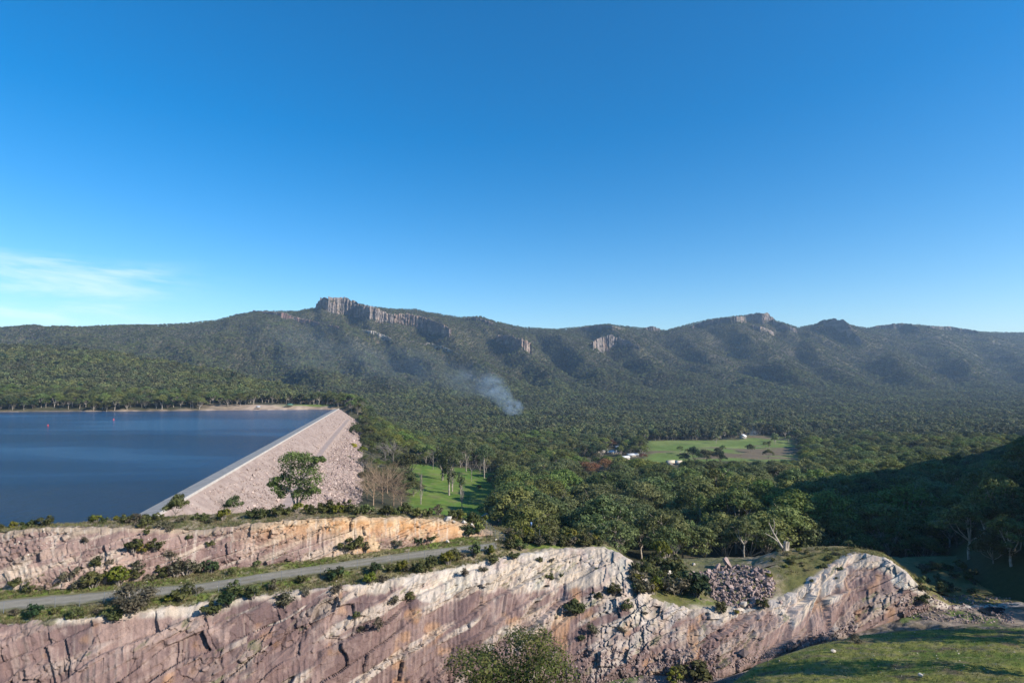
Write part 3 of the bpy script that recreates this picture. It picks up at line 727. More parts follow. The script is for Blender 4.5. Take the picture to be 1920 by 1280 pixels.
lm = lawn_m(xx, yy); fm = field_m(xx, yy); (sm, _, ysh_) = shore_m(xx, yy)
c = mixc(c, mixc(mixc((0.085, 0.150, 0.024), (0.135, 0.185, 0.036), sstep(-0.3, 0.3, fbm(xx / 12, yy / 12, 3, 136))), (0.17, 0.15, 0.07), sstep(.15, .5, fbm(xx / 8, yy / 8, 4, 139)) * .6), lm)
fcol = mixc((0.120, 0.170, 0.040), (0.165, 0.200, 0.058), sstep(-.2, .3, n1))
brown = sstep(0.0, 0.3, fbm(xx / 70, yy / 30, 3, 137) + 0.40 * np.exp(-((yy - 800 - 20 * fbm(xx / 60, yy * 0, 2, 5)) / 38) ** 2) - 0.20)
fcol = mixc(fcol, (0.150, 0.115, 0.072), brown)
c = mixc(c, fcol, fm)
shc = mixc((0.40, 0.30, 0.22), (0.27, 0.20, 0.145), sstep(-.2, .3, fbm(xx / 9, yy / 6, 3, 138)))
shc = mixc(shc, (0.13, 0.17, 0.04), sstep(500, 560, pxx) * sstep(14, 20, yy - ysh_) * sstep(-.2, .1, n1))
c = mixc(c, shc, sm)
# bare rock showing high on the range
rockm = sstep(0.18, 0.42, fbm(xx / 70, zz / 22, 4, 140)) * sstep(1060, 1120, pxx) * sstep(30, 150, zz) * 0.25
c = mixc(c, (0.27, 0.21, 0.18), rockm)
land = grid_obj('terrain', np.stack([xx, yy, zz], -1), M['land'], c)
land['kind'] = 'structure'

# -- the hill on the right: rises beyond the frame's edge and shades the gully
def Zhill(x, y):
    x = np.asarray(x, float); y = np.asarray(y, float)
    bx = np.interp(y, [-300, 20, 90, 130, 160, 250, 350, 500, 800], [118, 118, 118, 112, 116, 186, 284, 440, 760])
    s = (x - bx) * 0.80
    sl = np.interp(y, [-300, 40, 110, 150, 250, 900], [0.42, 0.54, 0.75, 0.85, 0.85, 0.7])
    top = np.interp(y, [-300, 0, 60, 120, 160, 250, 500, 900], [30, 60, 90, 122, 112, 84, 55, 40])
    z = -54 - np.interp(y, [150, 300, 500, 900], [0, 16, 32, 44]) + np.where(s > 0, s * sl, s * 0.9)
    z = -smax(-z, -(top + 0 * z), 14.0)
    return z + 2.5 * fbm(x / 22, y / 22, 4, 151) * sstep(-6, 10, s)
hx, hy = np.meshgrid(np.linspace(70, 860, 190), np.linspace(-320, 900, 260), indexing='xy')
hz = Zhill(hx, hy)
pit_side = sstep(0.0, 1.0, hx) # one sheet, no holes
n1 = fbm(hx / 20, hy / 20, 4, 152)
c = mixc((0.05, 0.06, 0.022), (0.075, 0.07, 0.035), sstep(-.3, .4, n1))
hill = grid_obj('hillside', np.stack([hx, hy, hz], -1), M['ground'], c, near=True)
hill['kind'] = 'structure'

# ------------------------------------------------------------------ lake
mw, n, l, p = new_mat('lake_water')
p.inputs['Base Color'].default_value = (0.011, 0.052, 0.125, 1)
p.inputs['Roughness'].default_value = 0.14
p.inputs['IOR'].default_value = 1.33
tc = n.new('ShaderNodeTexCoord'); mp = n.new('ShaderNodeMapping'); mp.inputs['Rotation'].default_value = (0, 0, R(24)); mp.inputs['Scale'].default_value = (1.0, 0.42, 1)
nz1 = n.new('ShaderNodeTexNoise'); nz1.inputs['Scale'].default_value = 0.35; nz1.inputs['Detail'].default_value = 8; nz1.inputs['Roughness'].default_value = 0.68
nz2 = n.new('ShaderNodeTexNoise'); nz2.inputs['Scale'].default_value = 0.0075; nz2.inputs['Detail'].default_value = 4; nz2.inputs['Distortion'].default_value = 0.4
mp2 = n.new('ShaderNodeMapping'); mp2.inputs['Rotation'].default_value = (0, 0, R(-4)); mp2.inputs['Scale'].default_value = (0.30, 1.3, 1)
mr = n.new('ShaderNodeMapRange'); mr.inputs['From Min'].default_value = 0.40; mr.inputs['From Max'].default_value = 0.56; mr.inputs['To Min'].default_value = 0.25; mr.inputs['To Max'].default_value = 1.0
l.new(tc.outputs['Object'], mp.inputs[0]); l.new(mp.outputs[0], nz1.inputs['Vector'])
l.new(tc.outputs['Object'], mp2.inputs[0]); l.new(mp2.outputs[0], nz2.inputs['Vector']); l.new(nz2.outputs['Fac'], mr.inputs['Value'])
bp = n.new('ShaderNodeBump'); bp.inputs['Distance'].default_value = 5.0
l.new(nz1.outputs['Fac'], bp.inputs['Height']); l.new(mr.outputs[0], bp.inputs['Strength']); l.new(bp.outputs[0], p.inputs['Normal'])
M['water'] = mw
a0 = DA - DNRM * 2 - DDIR * 60; a1 = DA - DNRM * 2 + DDIR * 900
V = [(-2600, 60, WATER), (a0[0], 60, WATER), (a0[0], a0[1], WATER), (a1[0], a1[1], WATER), (-2600, a1[1], WATER)]
me = bpy.data.meshes.new('lake'); me.from_pydata(V, [], [(0, 1, 2, 3, 4)]); me.materials.append(mw); me.update()
link('lake', me)['kind'] = 'structure'

# ------------------------------------------------------------------ scatter (stuff): one object whose points carry copies of a few meshes
def proto_collection(name, meshes):
    c = bpy.data.collections.new(name)
    for i, me in enumerate(meshes):
        c.objects.link(bpy.data.objects.new('%s_kind_%02d' % (name, i), me))
    return c

def scatter(name, pts, scales, rots, idx, coll, mat, label=None, parent=None):
    """pts (n,3); scales (n,) or (n,3); rots (n,3); idx picks the mesh"""
    n = len(pts)
    me = bpy.data.meshes.new(name)
    me.vertices.add(n); me.vertices.foreach_set('co', np.asarray(pts, np.float32).ravel())
    sc = np.asarray(scales, np.float32)
    if sc.ndim == 1: sc = np.repeat(sc[:, None], 3, 1)
    a = me.attributes.new('sc', 'FLOAT_VECTOR', 'POINT'); a.data.foreach_set('vector', sc.ravel())
    a = me.attributes.new('rot', 'FLOAT_VECTOR', 'POINT'); a.data.foreach_set('vector', np.asarray(rots, np.float32).ravel())
    a = me.attributes.new('pick', 'INT', 'POINT'); a.data.foreach_set('value', np.asarray(idx, np.int32))
    me.materials.append(mat); me.update()
    o = link(name, me, parent); o['kind'] = 'stuff'
    g = bpy.data.node_groups.new(name, 'GeometryNodeTree')
    g.interface.new_socket('Geometry', in_out='INPUT', socket_type='NodeSocketGeometry')
    g.interface.new_socket('Geometry', in_out='OUTPUT', socket_type='NodeSocketGeometry')
    gi = g.nodes.new('NodeGroupInput'); go = g.nodes.new('NodeGroupOutput')
    ci = g.nodes.new('GeometryNodeCollectionInfo'); ci.inputs['Collection'].default_value = coll
    ci.inputs['Separate Children'].default_value = True; ci.inputs['Reset Children'].default_value = True
    ip = g.nodes.new('GeometryNodeInstanceOnPoints'); ip.inputs['Pick Instance'].default_value = True
    def at(nm, ty):
        q = g.nodes.new('GeometryNodeInputNamedAttribute'); q.data_type = ty; q.inputs['Name'].default_value = nm; return q.outputs[0]
    l = g.links
    l.new(gi.outputs[0], ip.inputs['Points']); l.new(ci.outputs[0], ip.inputs['Instance'])
    l.new(at('pick', 'INT'), ip.inputs['Instance Index'])
    er = g.nodes.new('FunctionNodeEulerToRotation'); l.new(at('rot', 'FLOAT_VECTOR'), er.inputs[0]); l.new(er.outputs[0], ip.inputs['Rotation'])
    l.new(at('sc', 'FLOAT_VECTOR'), ip.inputs['Scale']); l.new(ip.outputs[0], go.inputs[0])
    md = o.modifiers.new('scatter', 'NODES'); md.node_group = g
    return o

# ------------------------------------------------------------------ stones
def rock_mesh(name, seed, mat, sub=1, squash=(1, 1, 1)):
    r = np.random.default_rng(seed)
    import bmesh
    bm = bmesh.new()
    if sub == 0:
        bmesh.ops.create_cube(bm, size=1.3)
        for v in bm.verts: v.co += Vector(r.normal(0, 0.17, 3))
        bmesh.ops.triangulate(bm, faces=bm.faces)
    else:
        pts = r.normal(0, 1, (13 if sub == 1 else 22, 3)); pts = pts / np.linalg.norm(pts, axis=1)[:, None] * r.uniform(0.75, 1.08, (len(pts), 1))
        for p_ in pts: bm.verts.new(p_)
        h = bmesh.ops.convex_hull(bm, input=bm.verts)
        bmesh.ops.delete(bm, geom=[e for e in h['geom_interior'] if isinstance(e, bmesh.types.BMVert)], context='VERTS')
    for v in bm.verts: v.co = Vector((v.co.x * squash[0], v.co.y * squash[1], v.co.z * squash[2]))
    me = bpy.data.meshes.new(name); bm.to_mesh(me); bm.free(); me.materials.append(mat)
    return me
rb = np.random.default_rng(3)
fill_coll = proto_collection('fill_stones', [rock_mesh('fill_stone', 50 + i, M['fillrock'], 1, rb.uniform(.7, 1.15, 3)) for i in range(6)] + [rock_mesh('fill_stone', 60 + i, M['pilerock'], 1, rb.uniform(.7, 1.15, 3)) for i in range(3)])

# ------------------------------------------------------------------ the dam
def dam_pt(s, w, z):
    s = np.asarray(s, float); w = np.asarray(w, float)
    return np.stack([DA[0] + DDIR[0] * s + DNRM[0] * w, DA[1] + DDIR[1] * s + DNRM[1] * w, np.broadcast_to(np.asarray(z, float), np.broadcast(s, w).shape)], -1)
FS = 1 / 1.42
fn = np.array([DNRM[0] * FS, DNRM[1] * FS, 1.0])                     # normal of the downstream face
f0 = np.array([DA[0], DA[1], CREST - 0.6])
def face_hit(px, py):
    ux, uz = ray(px, py); d = np.array([ux, 1.0, uz]); q = d * (f0 @ fn) / (d @ fn)
    return dam_sw(q[0], q[1])
TRK = sorted([tuple(float(v) for v in face_hit(*p)) for p in ((652, 787), (628, 815), (605, 843), (570, 895), (540, 940), (525, 965))])
dam = empty('dam', 'long pale pink rockfill embankment dam holding back the blue lake', 'dam', (float(DA[0]), float(DA[1]), WATER))
def dpart(name, P, mat, kind=None):
    P = P - np.array([DA[0], DA[1], WATER])
    Fc = grid_faces(*P.shape[:2]); me = mesh_np(name, P, Fc, mat); o = link(name, me, dam)
    if kind: o['kind'] = kind
    return o
S0, S1 = -9.0, DAM_LEN
sg = np.linspace(S0, S1, 90)
dpart('crest_road', dam_pt(sg[:, None], np.array([-7.0, -0.55])[None], CREST - 0.7), M['asphalt'])
wv = np.array([-7.0, -7.02, -9.5, -16]); zv_ = np.array([CREST - 0.7, CREST - 0.95, CREST - 2.0, WATER - 3])
ss, ww = np.meshgrid(np.linspace(S0, S1, 260), np.linspace(0, 1, 10), indexing='ij')
wq = -7.0 - 9 * ww
Pup = dam_pt(ss, wq, 0); Pup[..., 2] = CREST - 0.72 - 6.0 * ww ** 0.9 + 0.25 * vn(ss / .9, wq / .9, 5) * (ww > 0.05)
dpart('upstream_face', Pup, M['asphalt'])
wp = np.array([-0.55, -0.55, -0.50, -0.05, 0.0, 0.0]); zp = np.array([CREST - 0.75, CREST + 0.18, CREST + 0.25, CREST + 0.25, CREST + 0.18, CREST - 1.6])
for k in range(12):                                   # the wall is cast in bays
    a, b = S0 + (S1 - S0) * k / 12 + 0.04, S0 + (S1 - S0) * (k + 1) / 12 - 0.04
    dpart('parapet_wall', dam_pt(np.linspace(a, b, 3)[:, None], wp[None], zp[None]), M['concrete'])
ss, ww = np.meshgrid(np.linspace(S0, S1 + 40, 330), np.linspace(0.0, 1, 80), indexing='ij')
ww = ww * (np.interp(ss, TOE_S, TOE_W) + 7)
wt = np.interp(ss, [t_[0] for t_ in TRK], [t_[1] for t_ in TRK])
on = sstep(TRK[0][0] - 20, TRK[0][0], ss) * sstep(TRK[-1][0] + 5, TRK[-1][0], ss)
Pf = dam_pt(ss, ww, 0)
zf_ = CREST - 0.6 - ww * FS
bench = np.clip(ww - wt + 3.2, 0, 6.4) * FS * 0.85 - 2.0 * sstep(3.2, 9, ww - wt) * 0 
zf_ = zf_ - 0 * bench
near_t = np.exp(-((ww - wt) / 2.6) ** 4) * on
zf_ = zf_ * (1 - near_t) + (CREST - 0.6 - wt * FS) * near_t
zf_ = zf_ + (0.30 * vn(ss / 1.6, ww / 1.6, 161) + 0.5 * fbm(ss / 14, ww / 14, 3, 162)) * (1 - near_t) * sstep(0, 3, ww)
# the far end curls down into the abutment
Pf[..., 2] = zf_ - 16 * sstep(S1 - 5, S1 + 40, ss)
dpart('rock_face', Pf, M['fill'])
st_ = np.linspace(TRK[0][0] - 5, TRK[-1][0], 60)
wt_ = np.interp(st_, [t_[0] for t_ in TRK], [t_[1] for t_ in TRK])
Pt = dam_pt(st_[:, None], wt_[:, None] + np.linspace(-2.3, 2.3, 5)[None], 0); Pt[..., 2] = (CREST - 0.6 - wt_ * FS)[:, None] + 0.3
dpart('dirt_track', Pt, M['track'])
nr_ = 60000
s_r = rng.uniform(-40, 1, nr_) ; s_r = S0 + (S1 - S0) * rng.random(nr_) ** 1.25
w_r = 1.2 + 76 * rng.random(nr_) ** 0.85
wt_r = np.interp(s_r, [t_[0] for t_ in TRK], [t_[1] for t_ in TRK])
on_r = (s_r > TRK[0][0] - 5) & (s_r < TRK[-1][0])
keep = ~(on_r & (np.abs(w_r - wt_r) < 2.6)) & (w_r < np.interp(s_r, TOE_S, TOE_W) + 1.5)
s_r, w_r, wt_r = s_r[keep], w_r[keep], wt_r[keep]
sz = rng.lognormal(-1.2, 0.5, len(s_r)) * (0.75 + 0.42 * sstep(-3, 8, w_r - wt_r) + 0.4 * sstep(5, 45, w_r))
pr_ = dam_pt(s_r, w_r, 0); pr_[:, 2] = CREST - 0.55 - w_r * FS + 0.1 * sz
pr_ -= np.array([DA[0], DA[1], WATER])
o = scatter('rockfill', pr_, sz[:, None] * rng.uniform(.7, 1.2, (len(sz), 3)), rng.uniform(0, 6.28, (len(sz), 3)), np.where(rng.random(len(sz)) < .10 + .35 * sstep(-2, 14, w_r - wt_r), rng.integers(6, 9, len(sz)), rng.integers(0, 6, len(sz))), fill_coll, M['fillrock'], parent=dam)

# ------------------------------------------------------------------ crags on the range
yray = np.geomspace(900, 4600, 900)
def land_hit(px, py):
    ux, uz = ray(px, py); z = Zfar(ux * yray, yray); i = np.argmax(z > uz * yray)
    return (None if not (z > uz * yray).any() else yray[i])
def crag(name, label_, tops, bots, seed, tone, bw=9.0, jut=10.0, grp='rock cliffs on the mountain range'):
    pxs = np.arange(tops[0][0], tops[-1][0] + 0.01, 0.55)
    pt = np.interp(pxs, [a[0] for a in tops], [a[1] for a in tops]); pb = np.interp(pxs, [a[0] for a in bots], [a[1] for a in bots])
    pt = pt - 1.0 + 1.5 * fbm(pxs / 6, pxs * 0, 4, seed) ; pb = pb + 2.5 * fbm(pxs / 5, pxs * 0, 4, seed + 1)
    hits = []
    for a, b in zip(pxs[::6], pb[::6]):
        h = land_hit(a, b); hits.append(h if h else (hits[-1] if hits else 3200))
    yb = np.interp(pxs, pxs[::6], np.convolve(np.pad(hits, 4, 'edge'), np.ones(9) / 9, 'valid')) - 4
    ux, uzb = ray(pxs, pb); _, uzt = ray(pxs, pt)
    zb = uzb * yb - 10; zt = uzt * yb
    zt = np.maximum(zt, zb + 4)
    nr = 34
    t = np.linspace(0, 1, nr)[:, None]
    s = ux * yb
    s = s[None] + 0 * t; z = zb + (zt - zb) * t
    idx, fi, d = voro1(s / bw + 0.25 * vn(s / 40, z / 30, seed), 0 * s)
    idx2, fi2, d2 = voro1(s / (bw * 0.4), 0 * s)
    lay = np.floor((z - 0.15 * s) / 11 + 0.4 * vn(s / 30, z / 30, seed + 9))
    D = 5 + (hsh(idx, 0 * idx, seed) - 0.4) * jut + (hsh(idx2, lay, seed + 2) - 0.5) * jut * 0.45 - 5.5 * np.exp(-(d * bw / 1.3) ** 2) - 2.5 * np.exp(-(d2 * bw * .4 / .8) ** 2) + 3 * fbm(s / 18, z / 18, 3, seed + 3)
    topcut = (hsh(idx, 0 * idx, seed + 5) - .5) * 0.12 * (zt - zb)
    z = z + topcut * t ** 2
    y = yb[None] - D + 7 * t + 0 * s
    x = s
    c1, c2, c3 = tone
    c = mixc(c1, c2, sstep(-0.3, 0.4, fbm(s / 22, z / 40, 3, seed + 6))); c = mixc(c, c3, sstep(0.0, 0.45, fbm(s / 14, z / 26, 3, seed + 7)))
    c = mixc(c, (0.07, 0.075, 0.045), sstep(0.2, 0.5, fbm(s / 20, z / 9, 3, seed + 8)) * 0.7)
    back = [np.stack([x[-1], y[-1] + q, z[-1] + r_], -1) for q, r_ in ((5, 1), (45, -4), (120, -25))]
    P = np.concatenate([np.stack([x, y, z], -1)] + [b[None] for b in back], 0)
    topc = np.repeat(np.array([[[0.06, 0.065, 0.035]]]), 3, 0) + 0 * P[-3:]
    o = grid_obj(name, P, M['crag'], np.concatenate([c, topc], 0))
    tag(o, label_, 'cliff', grp)
    return o
GREY = ((0.15, 0.13, 0.12), (0.23, 0.195, 0.175), (0.28, 0.21, 0.165))
RED = ((0.18, 0.115, 0.10), (0.25, 0.165, 0.14), (0.33, 0.27, 0.22))
WARM = ((0.17, 0.135, 0.12), (0.29, 0.20, 0.145), (0.32, 0.25, 0.20))
DIM = ((0.11, 0.10, 0.085), (0.16, 0.14, 0.12), (0.22, 0.17, 0.145))
PALEC = ((0.40, 0.34, 0.28), (0.48, 0.41, 0.34), (0.30, 0.23, 0.18))
crag('cliff', 'tall fluted grey cliff forming the highest summit of the range', [(592, 572), (600, 560), (640, 558), (668, 567)], [(592, 580), (620, 586), (668, 592)], 301, GREY, 10, 13)
crag('cliff', 'lower grey cliff running down beside the highest summit', [(664, 570), (700, 577), (738, 592)], [(664, 592), (700, 601), (738, 609)], 311, GREY, 9, 12)
crag('cliff', 'broad warm grey cliff just beyond the summit saddle', [(738, 590), (770, 589), (800, 597), (828, 608), (846, 618)], [(738, 604), (770, 610), (800, 622), (846, 634)], 321, WARM, 9, 13)
crag('cliff', 'long thin reddish rock band slanting across the high shoulder', [(474, 583), (520, 586), (560, 596), (600, 606), (638, 614)], [(474, 586), (520, 595), (560, 603), (600, 611), (638, 618)], 331, RED, 14, 5)
crag('cliff', 'short pale rock ledge below the grey summit cliffs', [(672, 617), (700, 622), (735, 636)], [(672, 621), (700, 629), (735, 641)], 341, PALEC, 12, 5)
crag('cliff', 'squarish orange streaked cliff in the middle of the range', [(930, 630), (950, 628), (975, 634), (997, 645)], [(930, 640), (950, 653), (975, 660), (997, 663)], 351, WARM, 8, 13)
crag('cliff', 'small broken crag standing on a spur above the valley forest', [(1112, 640), (1128, 634), (1145, 628), (1160, 634)], [(1112, 656), (1128, 662), (1145, 654), (1160, 645)], 361, GREY, 9, 12)
crag('cliff', 'grey slabby rock cap of the broad flat topped mountain', [(1398, 592), (1420, 588), (1440, 588), (1452, 598)], [(1398, 602), (1420, 606), (1440, 608), (1452, 606)], 371, GREY, 8, 9)
crag('cliff', 'scattered grey rock slab below the flat topped mountain', [(1412, 612), (1430, 614), (1452, 622)], [(1412, 618), (1430, 624), (1452, 628)], 376, GREY, 9, 7)
crag('cliff', 'dark rocky knob capping the rounded hill past the flat topped mountain', [(1545, 602), (1562, 599), (1582, 601), (1596, 612)], [(1545, 612), (1562, 618), (1582, 624), (1596, 624)], 381, GREY, 10, 10)
crag('cliff', 'low sandy rock outcrop on the far ridge crest', [(1702, 607), (1715, 610), (1726, 616)], [(1702, 614), (1715, 624), (1726, 626)], 391, PALEC, 10, 6)
crag('cliff', 'small grey tor on the saddle skyline of the range', [(1208, 616), (1222, 611), (1238, 617)], [(1208, 620), (1222, 622), (1238, 622)], 396, GREY, 8, 7)
crag('cliff', 'thin broken rock ledge on the middle slope of the range', [(790, 640), (830, 650), (868, 668)], [(790, 643), (830, 654), (868, 671)], 399, PALEC, 12, 4)

crag('cliff', 'dim rocky rim below the rounded middle summit of the range', [(872, 598), (895, 595), (925, 606)], [(872, 602), (895, 604), (925, 613)], 402, DIM, 8, 8)
crag('cliff', 'dim rock band under the low crest left of the saddle tor', [(1085, 616), (1115, 611), (1145, 610), (1172, 617)], [(1085, 620), (1115, 619), (1145, 618), (1172, 622)], 404, DIM, 9, 8)
crag('cliff', 'dark treed rock band on the left flank of the flat topped mountain', [(1296, 612), (1330, 601), (1370, 596), (1400, 593)], [(1296, 617), (1330, 611), (1370, 607), (1400, 605)], 406, DIM, 10, 10)
crag('cliff', 'pinkish rocky spine descending right from the flat topped mountain', [(1450, 600), (1470, 609), (1495, 618)], [(1450, 612), (1470, 620), (1495, 626)], 408, GREY, 9, 8)
crag('cliff', 'dim rock rim around the last broad hill of the range', [(1640, 613), (1672, 608), (1702, 607)], [(1640, 618), (1672, 617), (1702, 616)], 410, DIM, 9, 9)
crag('cliff', 'dim stepped rock edge at the far end of the range', [(1745, 612), (1790, 614), (1836, 622)], [(1745, 618), (1790, 622), (1836, 630)], 412, DIM, 10, 9)
crag('cliff', 'second broken tier of rock below the saddle cliffs', [(1145, 636), (1162, 634), (1180, 640), (1200, 652)], [(1145, 648), (1162, 646), (1180, 650), (1200, 657)], 414, GREY, 8, 9)
crag('cliff', 'lower rock tier beneath the rounded rocky hill', [(1588, 622), (1604, 628), (1618, 640)], [(1588, 630), (1604, 640), (1618, 650)], 416, GREY, 8, 9)

# ------------------------------------------------------------------ plants
def clump_leaves(r, cen, rad, n, size, flat=0.7, shell=0.55, up=0.35, long_=1.5):
    """leaf cards spread through flattened balls; returns V, F, tint, outward-ish orientation"""
    cen = np.asarray(cen); m = len(cen)
    d = r.normal(0, 1, (m, n, 3)); d[..., 2] = d[..., 2] + up; d /= np.linalg.norm(d, axis=-1, keepdims=True)
    rr = (shell + (1 - shell) * r.random((m, n, 1))) * (0.85 + 0.3 * r.random((m, n, 1)))
    pos = cen[:, None] + d * rr * np.asarray(rad)[:, None, None] * np.array([1, 1, flat])
    nrm = d * np.array([1, 1, 1 / flat]) + r.normal(0, 0.30, (m, n, 3)); nrm /= np.linalg.norm(nrm, axis=-1, keepdims=True)
    tg = np.cross(nrm, r.normal(0, 1, (m, n, 3))); tg /= np.linalg.norm(tg, axis=-1, keepdims=True)
    bt = np.cross(nrm, tg)
    sz = size * r.uniform(0.6, 1.3, (m, n, 1))
    a = tg * sz * long_ * 0.5; b = bt * sz * 0.5
    V = np.stack([pos - a, pos + b * 0.9 - a * 0.1, pos + a, pos - b * 0.9 - a * 0.1], 2).reshape(-1, 3)
    Fc = np.arange(len(V)).reshape(-1, 4)
    tint = np.clip(0.5 + 0.22 * r.normal(0, 1, (m, 1)) + 0.2 * r.normal(0, 1, (m, n)), 0, 1).ravel()
    return V, Fc, tint

def gum_parts(seed, H=20.0, W=15.0, base=0.30, nl=5, per=5, leaves=80, leaf=0.62, lean=0.06, flat=0.62, zlo=.62, cr=1.0, dome=.8):
    """limbs and leaf clumps of a eucalypt"""
    r = np.random.default_rng(seed)
    tb = MB()
    fork = Vector((r.normal(0, lean * H * .4), r.normal(0, lean * H * .4), H * (base * 0.8 + 0.05)))
    tr = H * 0.020
    tb.tube([(0, 0, -1.2), tuple(fork * 0.5 + Vector((r.normal(0, .15), r.normal(0, .15), 0))), tuple(fork)], [tr * 1.25, tr, tr * 0.85], 6)
    cen, rad = [], []
    for i in range(nl):
        az = 2 * math.pi * (i + r.uniform(-.3, .3)) / nl
        reach = W * 0.5 * r.uniform(0.45, 0.8) if i else W * 0.1
        top = Vector((math.cos(az) * reach, math.sin(az) * reach, H * r.uniform(zlo, 0.86) if i else H * 0.88))
        mid = fork.lerp(top, 0.5) + Vector((r.normal(0, .4), r.normal(0, .4), -0.04 * H))
        tb.tube([tuple(fork), tuple(mid), tuple(top)], [tr * 0.65, tr * 0.45, tr * 0.2], 4)
        for j in range(per):
            if j == 0: p = top
            else:
                a2 = r.uniform(0, 6.28); d = W * r.uniform(0.12, 0.26)
                p = top + Vector((math.cos(a2) * d, math.sin(a2) * d, H * r.uniform(-0.20, 0.06)))
                q = mid.lerp(top, r.uniform(.3, .8)); tb.tube([tuple(q), tuple(p)], [tr * 0.22, tr * 0.08], 3)
            rr_ = min(1.0, math.hypot(p.x, p.y) / (W * .52))
            p.z = p.z + (H * (0.90 - 0.40 * rr_ ** 2) - p.z) * dome * r.uniform(.75, 1.0)
            p.z = min(max(p.z, H * base), H * 0.94)
            cen.append(tuple(p)); rad.append(W * r.uniform(0.115, 0.19) * cr)
    V, Fc, ti = clump_leaves(r, cen, rad, leaves, leaf, flat)
    return tb.arrays(), (V, Fc, ti)

def join_meshes(name, parts, mats):
    """parts: [(V, quads, material index, tint or None)]"""
    V, Fc, mi, ti, n = [], [], [], [], 0
    for v, f, k, t in parts:
        V.append(v); Fc.append(np.asarray(f) + n); n += len(v); mi += [k] * len(f); ti.append(np.full(len(f), .5) if t is None else t)
    return mesh_np(name, np.concatenate(V), np.concatenate(Fc), None, tint=np.concatenate(ti), mats=mats, mat_idx=mi)

def bare_parts(seed, H=14, W=9, fast=False, twigs=3, upright=0.0, n0=7):
    """leafless branching tree; upright pulls the branches up (poplar)"""
    r = np.random.default_rng(seed); tb = MB(); tw = MB()
    tr = H * 0.016
    tb.tube([(0, 0, -.6), (0, 0, H * .25), (r.normal(0, .2), r.normal(0, .2), H * (0.5 + 0.42 * upright))], [tr * 1.2, tr, tr * .4], 5)
    def grow(p, d, ln, rad, lev):
        q = p + d * ln
        (tb if lev == 0 else tw).tube([tuple(p), tuple(p + d * ln * .5 + Vector(r.normal(0, .04 * ln, 3))), tuple(q)], [rad, rad * .7, rad * .4], 3)
        if lev >= twigs: return
        for k in range(3 if lev else 4):
            dd = (d + Vector(r.normal(0, .42 * (1 - .55 * upright), 3)) + Vector((0, 0, 0.12 + .5 * upright))).normalized()
            grow(p + d * ln * r.uniform(.35, 1.0), dd, ln * r.uniform(.48, .72), rad * .5, lev + 1)
    for i in range(n0 if not upright else 16):
        az = i * 2.4 + r.uniform(-.4, .4); h = H * (r.uniform(.2, .5) if not upright else 0.12 + 0.72 * i / 16)
        d = Vector((math.cos(az), math.sin(az), (r.uniform(.5, 1.3) if not upright else 3.2))).normalized()
        ln = (W * .42 if not upright else H * 0.2 * (1.15 - .6 * i / 16)) * r.uniform(.8, 1.15)
        grow(Vector((0, 0, h)), d, ln, tr * .42, 0)
    return tb.arrays(), tw.arrays()

def shrub_parts(seed, H=1.6, W=2.0, n=11, leaves=46, leaf=0.20, flat=0.8):
    r = np.random.default_rng(seed); tb = MB(); cen = []; rad = []
    for i in range(n):
        az = r.uniform(0, 6.28); d = W * 0.34 * math.sqrt(r.random()); h = H * r.uniform(.3, .9) * (1 - 0.35 * d / (W * .34))
        p = (math.cos(az) * d, math.sin(az) * d, h); cen.append(p); rad.append(W * r.uniform(.11, .23))
        tb.tube([(p[0] * .15, p[1] * .15, -.25), (p[0] * .6, p[1] * .6, h * .55), p], [.035 * H, .025 * H, .01 * H], 3)
    V, Fc, ti = clump_leaves(r, cen, rad, leaves, leaf, flat, shell=.4, up=.3, long_=1.7)
    return tb.arrays(), (V, Fc, ti)

# kinds: (trunk mesh, crown mesh)
def two(nm, parts, tm, lm):
    (tv, tf), (lv, lf, ti) = parts
    return mesh_np(nm + '_trunk', tv, tf, tm), mesh_np(nm + '_crown', lv, lf, lm, tint=ti)
GUMS = []
for i in range(9):
    rr = np.random.default_rng(900 + i)
    GUMS.append(two('gum', gum_parts(400 + i, 20, rr.uniform(14, 19), rr.uniform(.18, .34), int(rr.integers(6, 9)), int(rr.integers(6, 8)), 84, 0.55, zlo=rr.uniform(.42, .62), flat=rr.uniform(.55, .72)), M['bark'], M['gum']))
CONIFER = [two('round_tree', gum_parts(450 + i, 15, 13, .12, 7, 6, 80, .5, flat=.85, zlo=.3, dome=.4), M['darkbark'], M['pine']) for i in range(3)]
SLIM = [two('slim_gum', gum_parts(460 + i, 22, 8.5, .2, 9, 6, 60, .5, flat=1.3, zlo=.34, dome=0), M['bark'], M['gum']) for i in range(3)]
TEA = [two('tea_tree', gum_parts(470 + i, 12, 12, .1, 7, 6, 80, .5, flat=.8, zlo=.3, dome=.5), M['bark'], M['bushy']) for i in range(3)]
FARG = []
for i in range(7):
    rr = np.random.default_rng(950 + i)
    (tv, tf), (lv, lf, ti) = gum_parts(500 + i, 16, rr.uniform(10, 15), rr.uniform(.12, .26), 5, 4, 15, 1.45, flat=.8, zlo=rr.uniform(.36, .6), cr=1.1)
    FARG.append(join_meshes('far_gum', [(tv, tf, 0, None), (lv, lf, 1, ti)], [M['bark'], M['gumfar']]))
for i in range(2):
    (tv, tf), (lv, lf, ti) = gum_parts(520 + i, 14, 11, .12, 5, 4, 16, 1.4, flat=.9)
    FARG.append(join_meshes('far_round_tree', [(tv, tf, 0, None), (lv, lf, 1, ti)], [M['darkbark'], M['pine']]))
(tv, tf), (wv_, wf) = bare_parts(530, 12, 8, twigs=1)
FARG.append(join_meshes('far_bare_tree', [(tv, tf, 0, None), (wv_, wf, 0, None)], [M['bark']]))
far_coll = proto_collection('far_trees', FARG)
NEARJ = []
for (t_, c_) in GUMS[:6]:
    pass

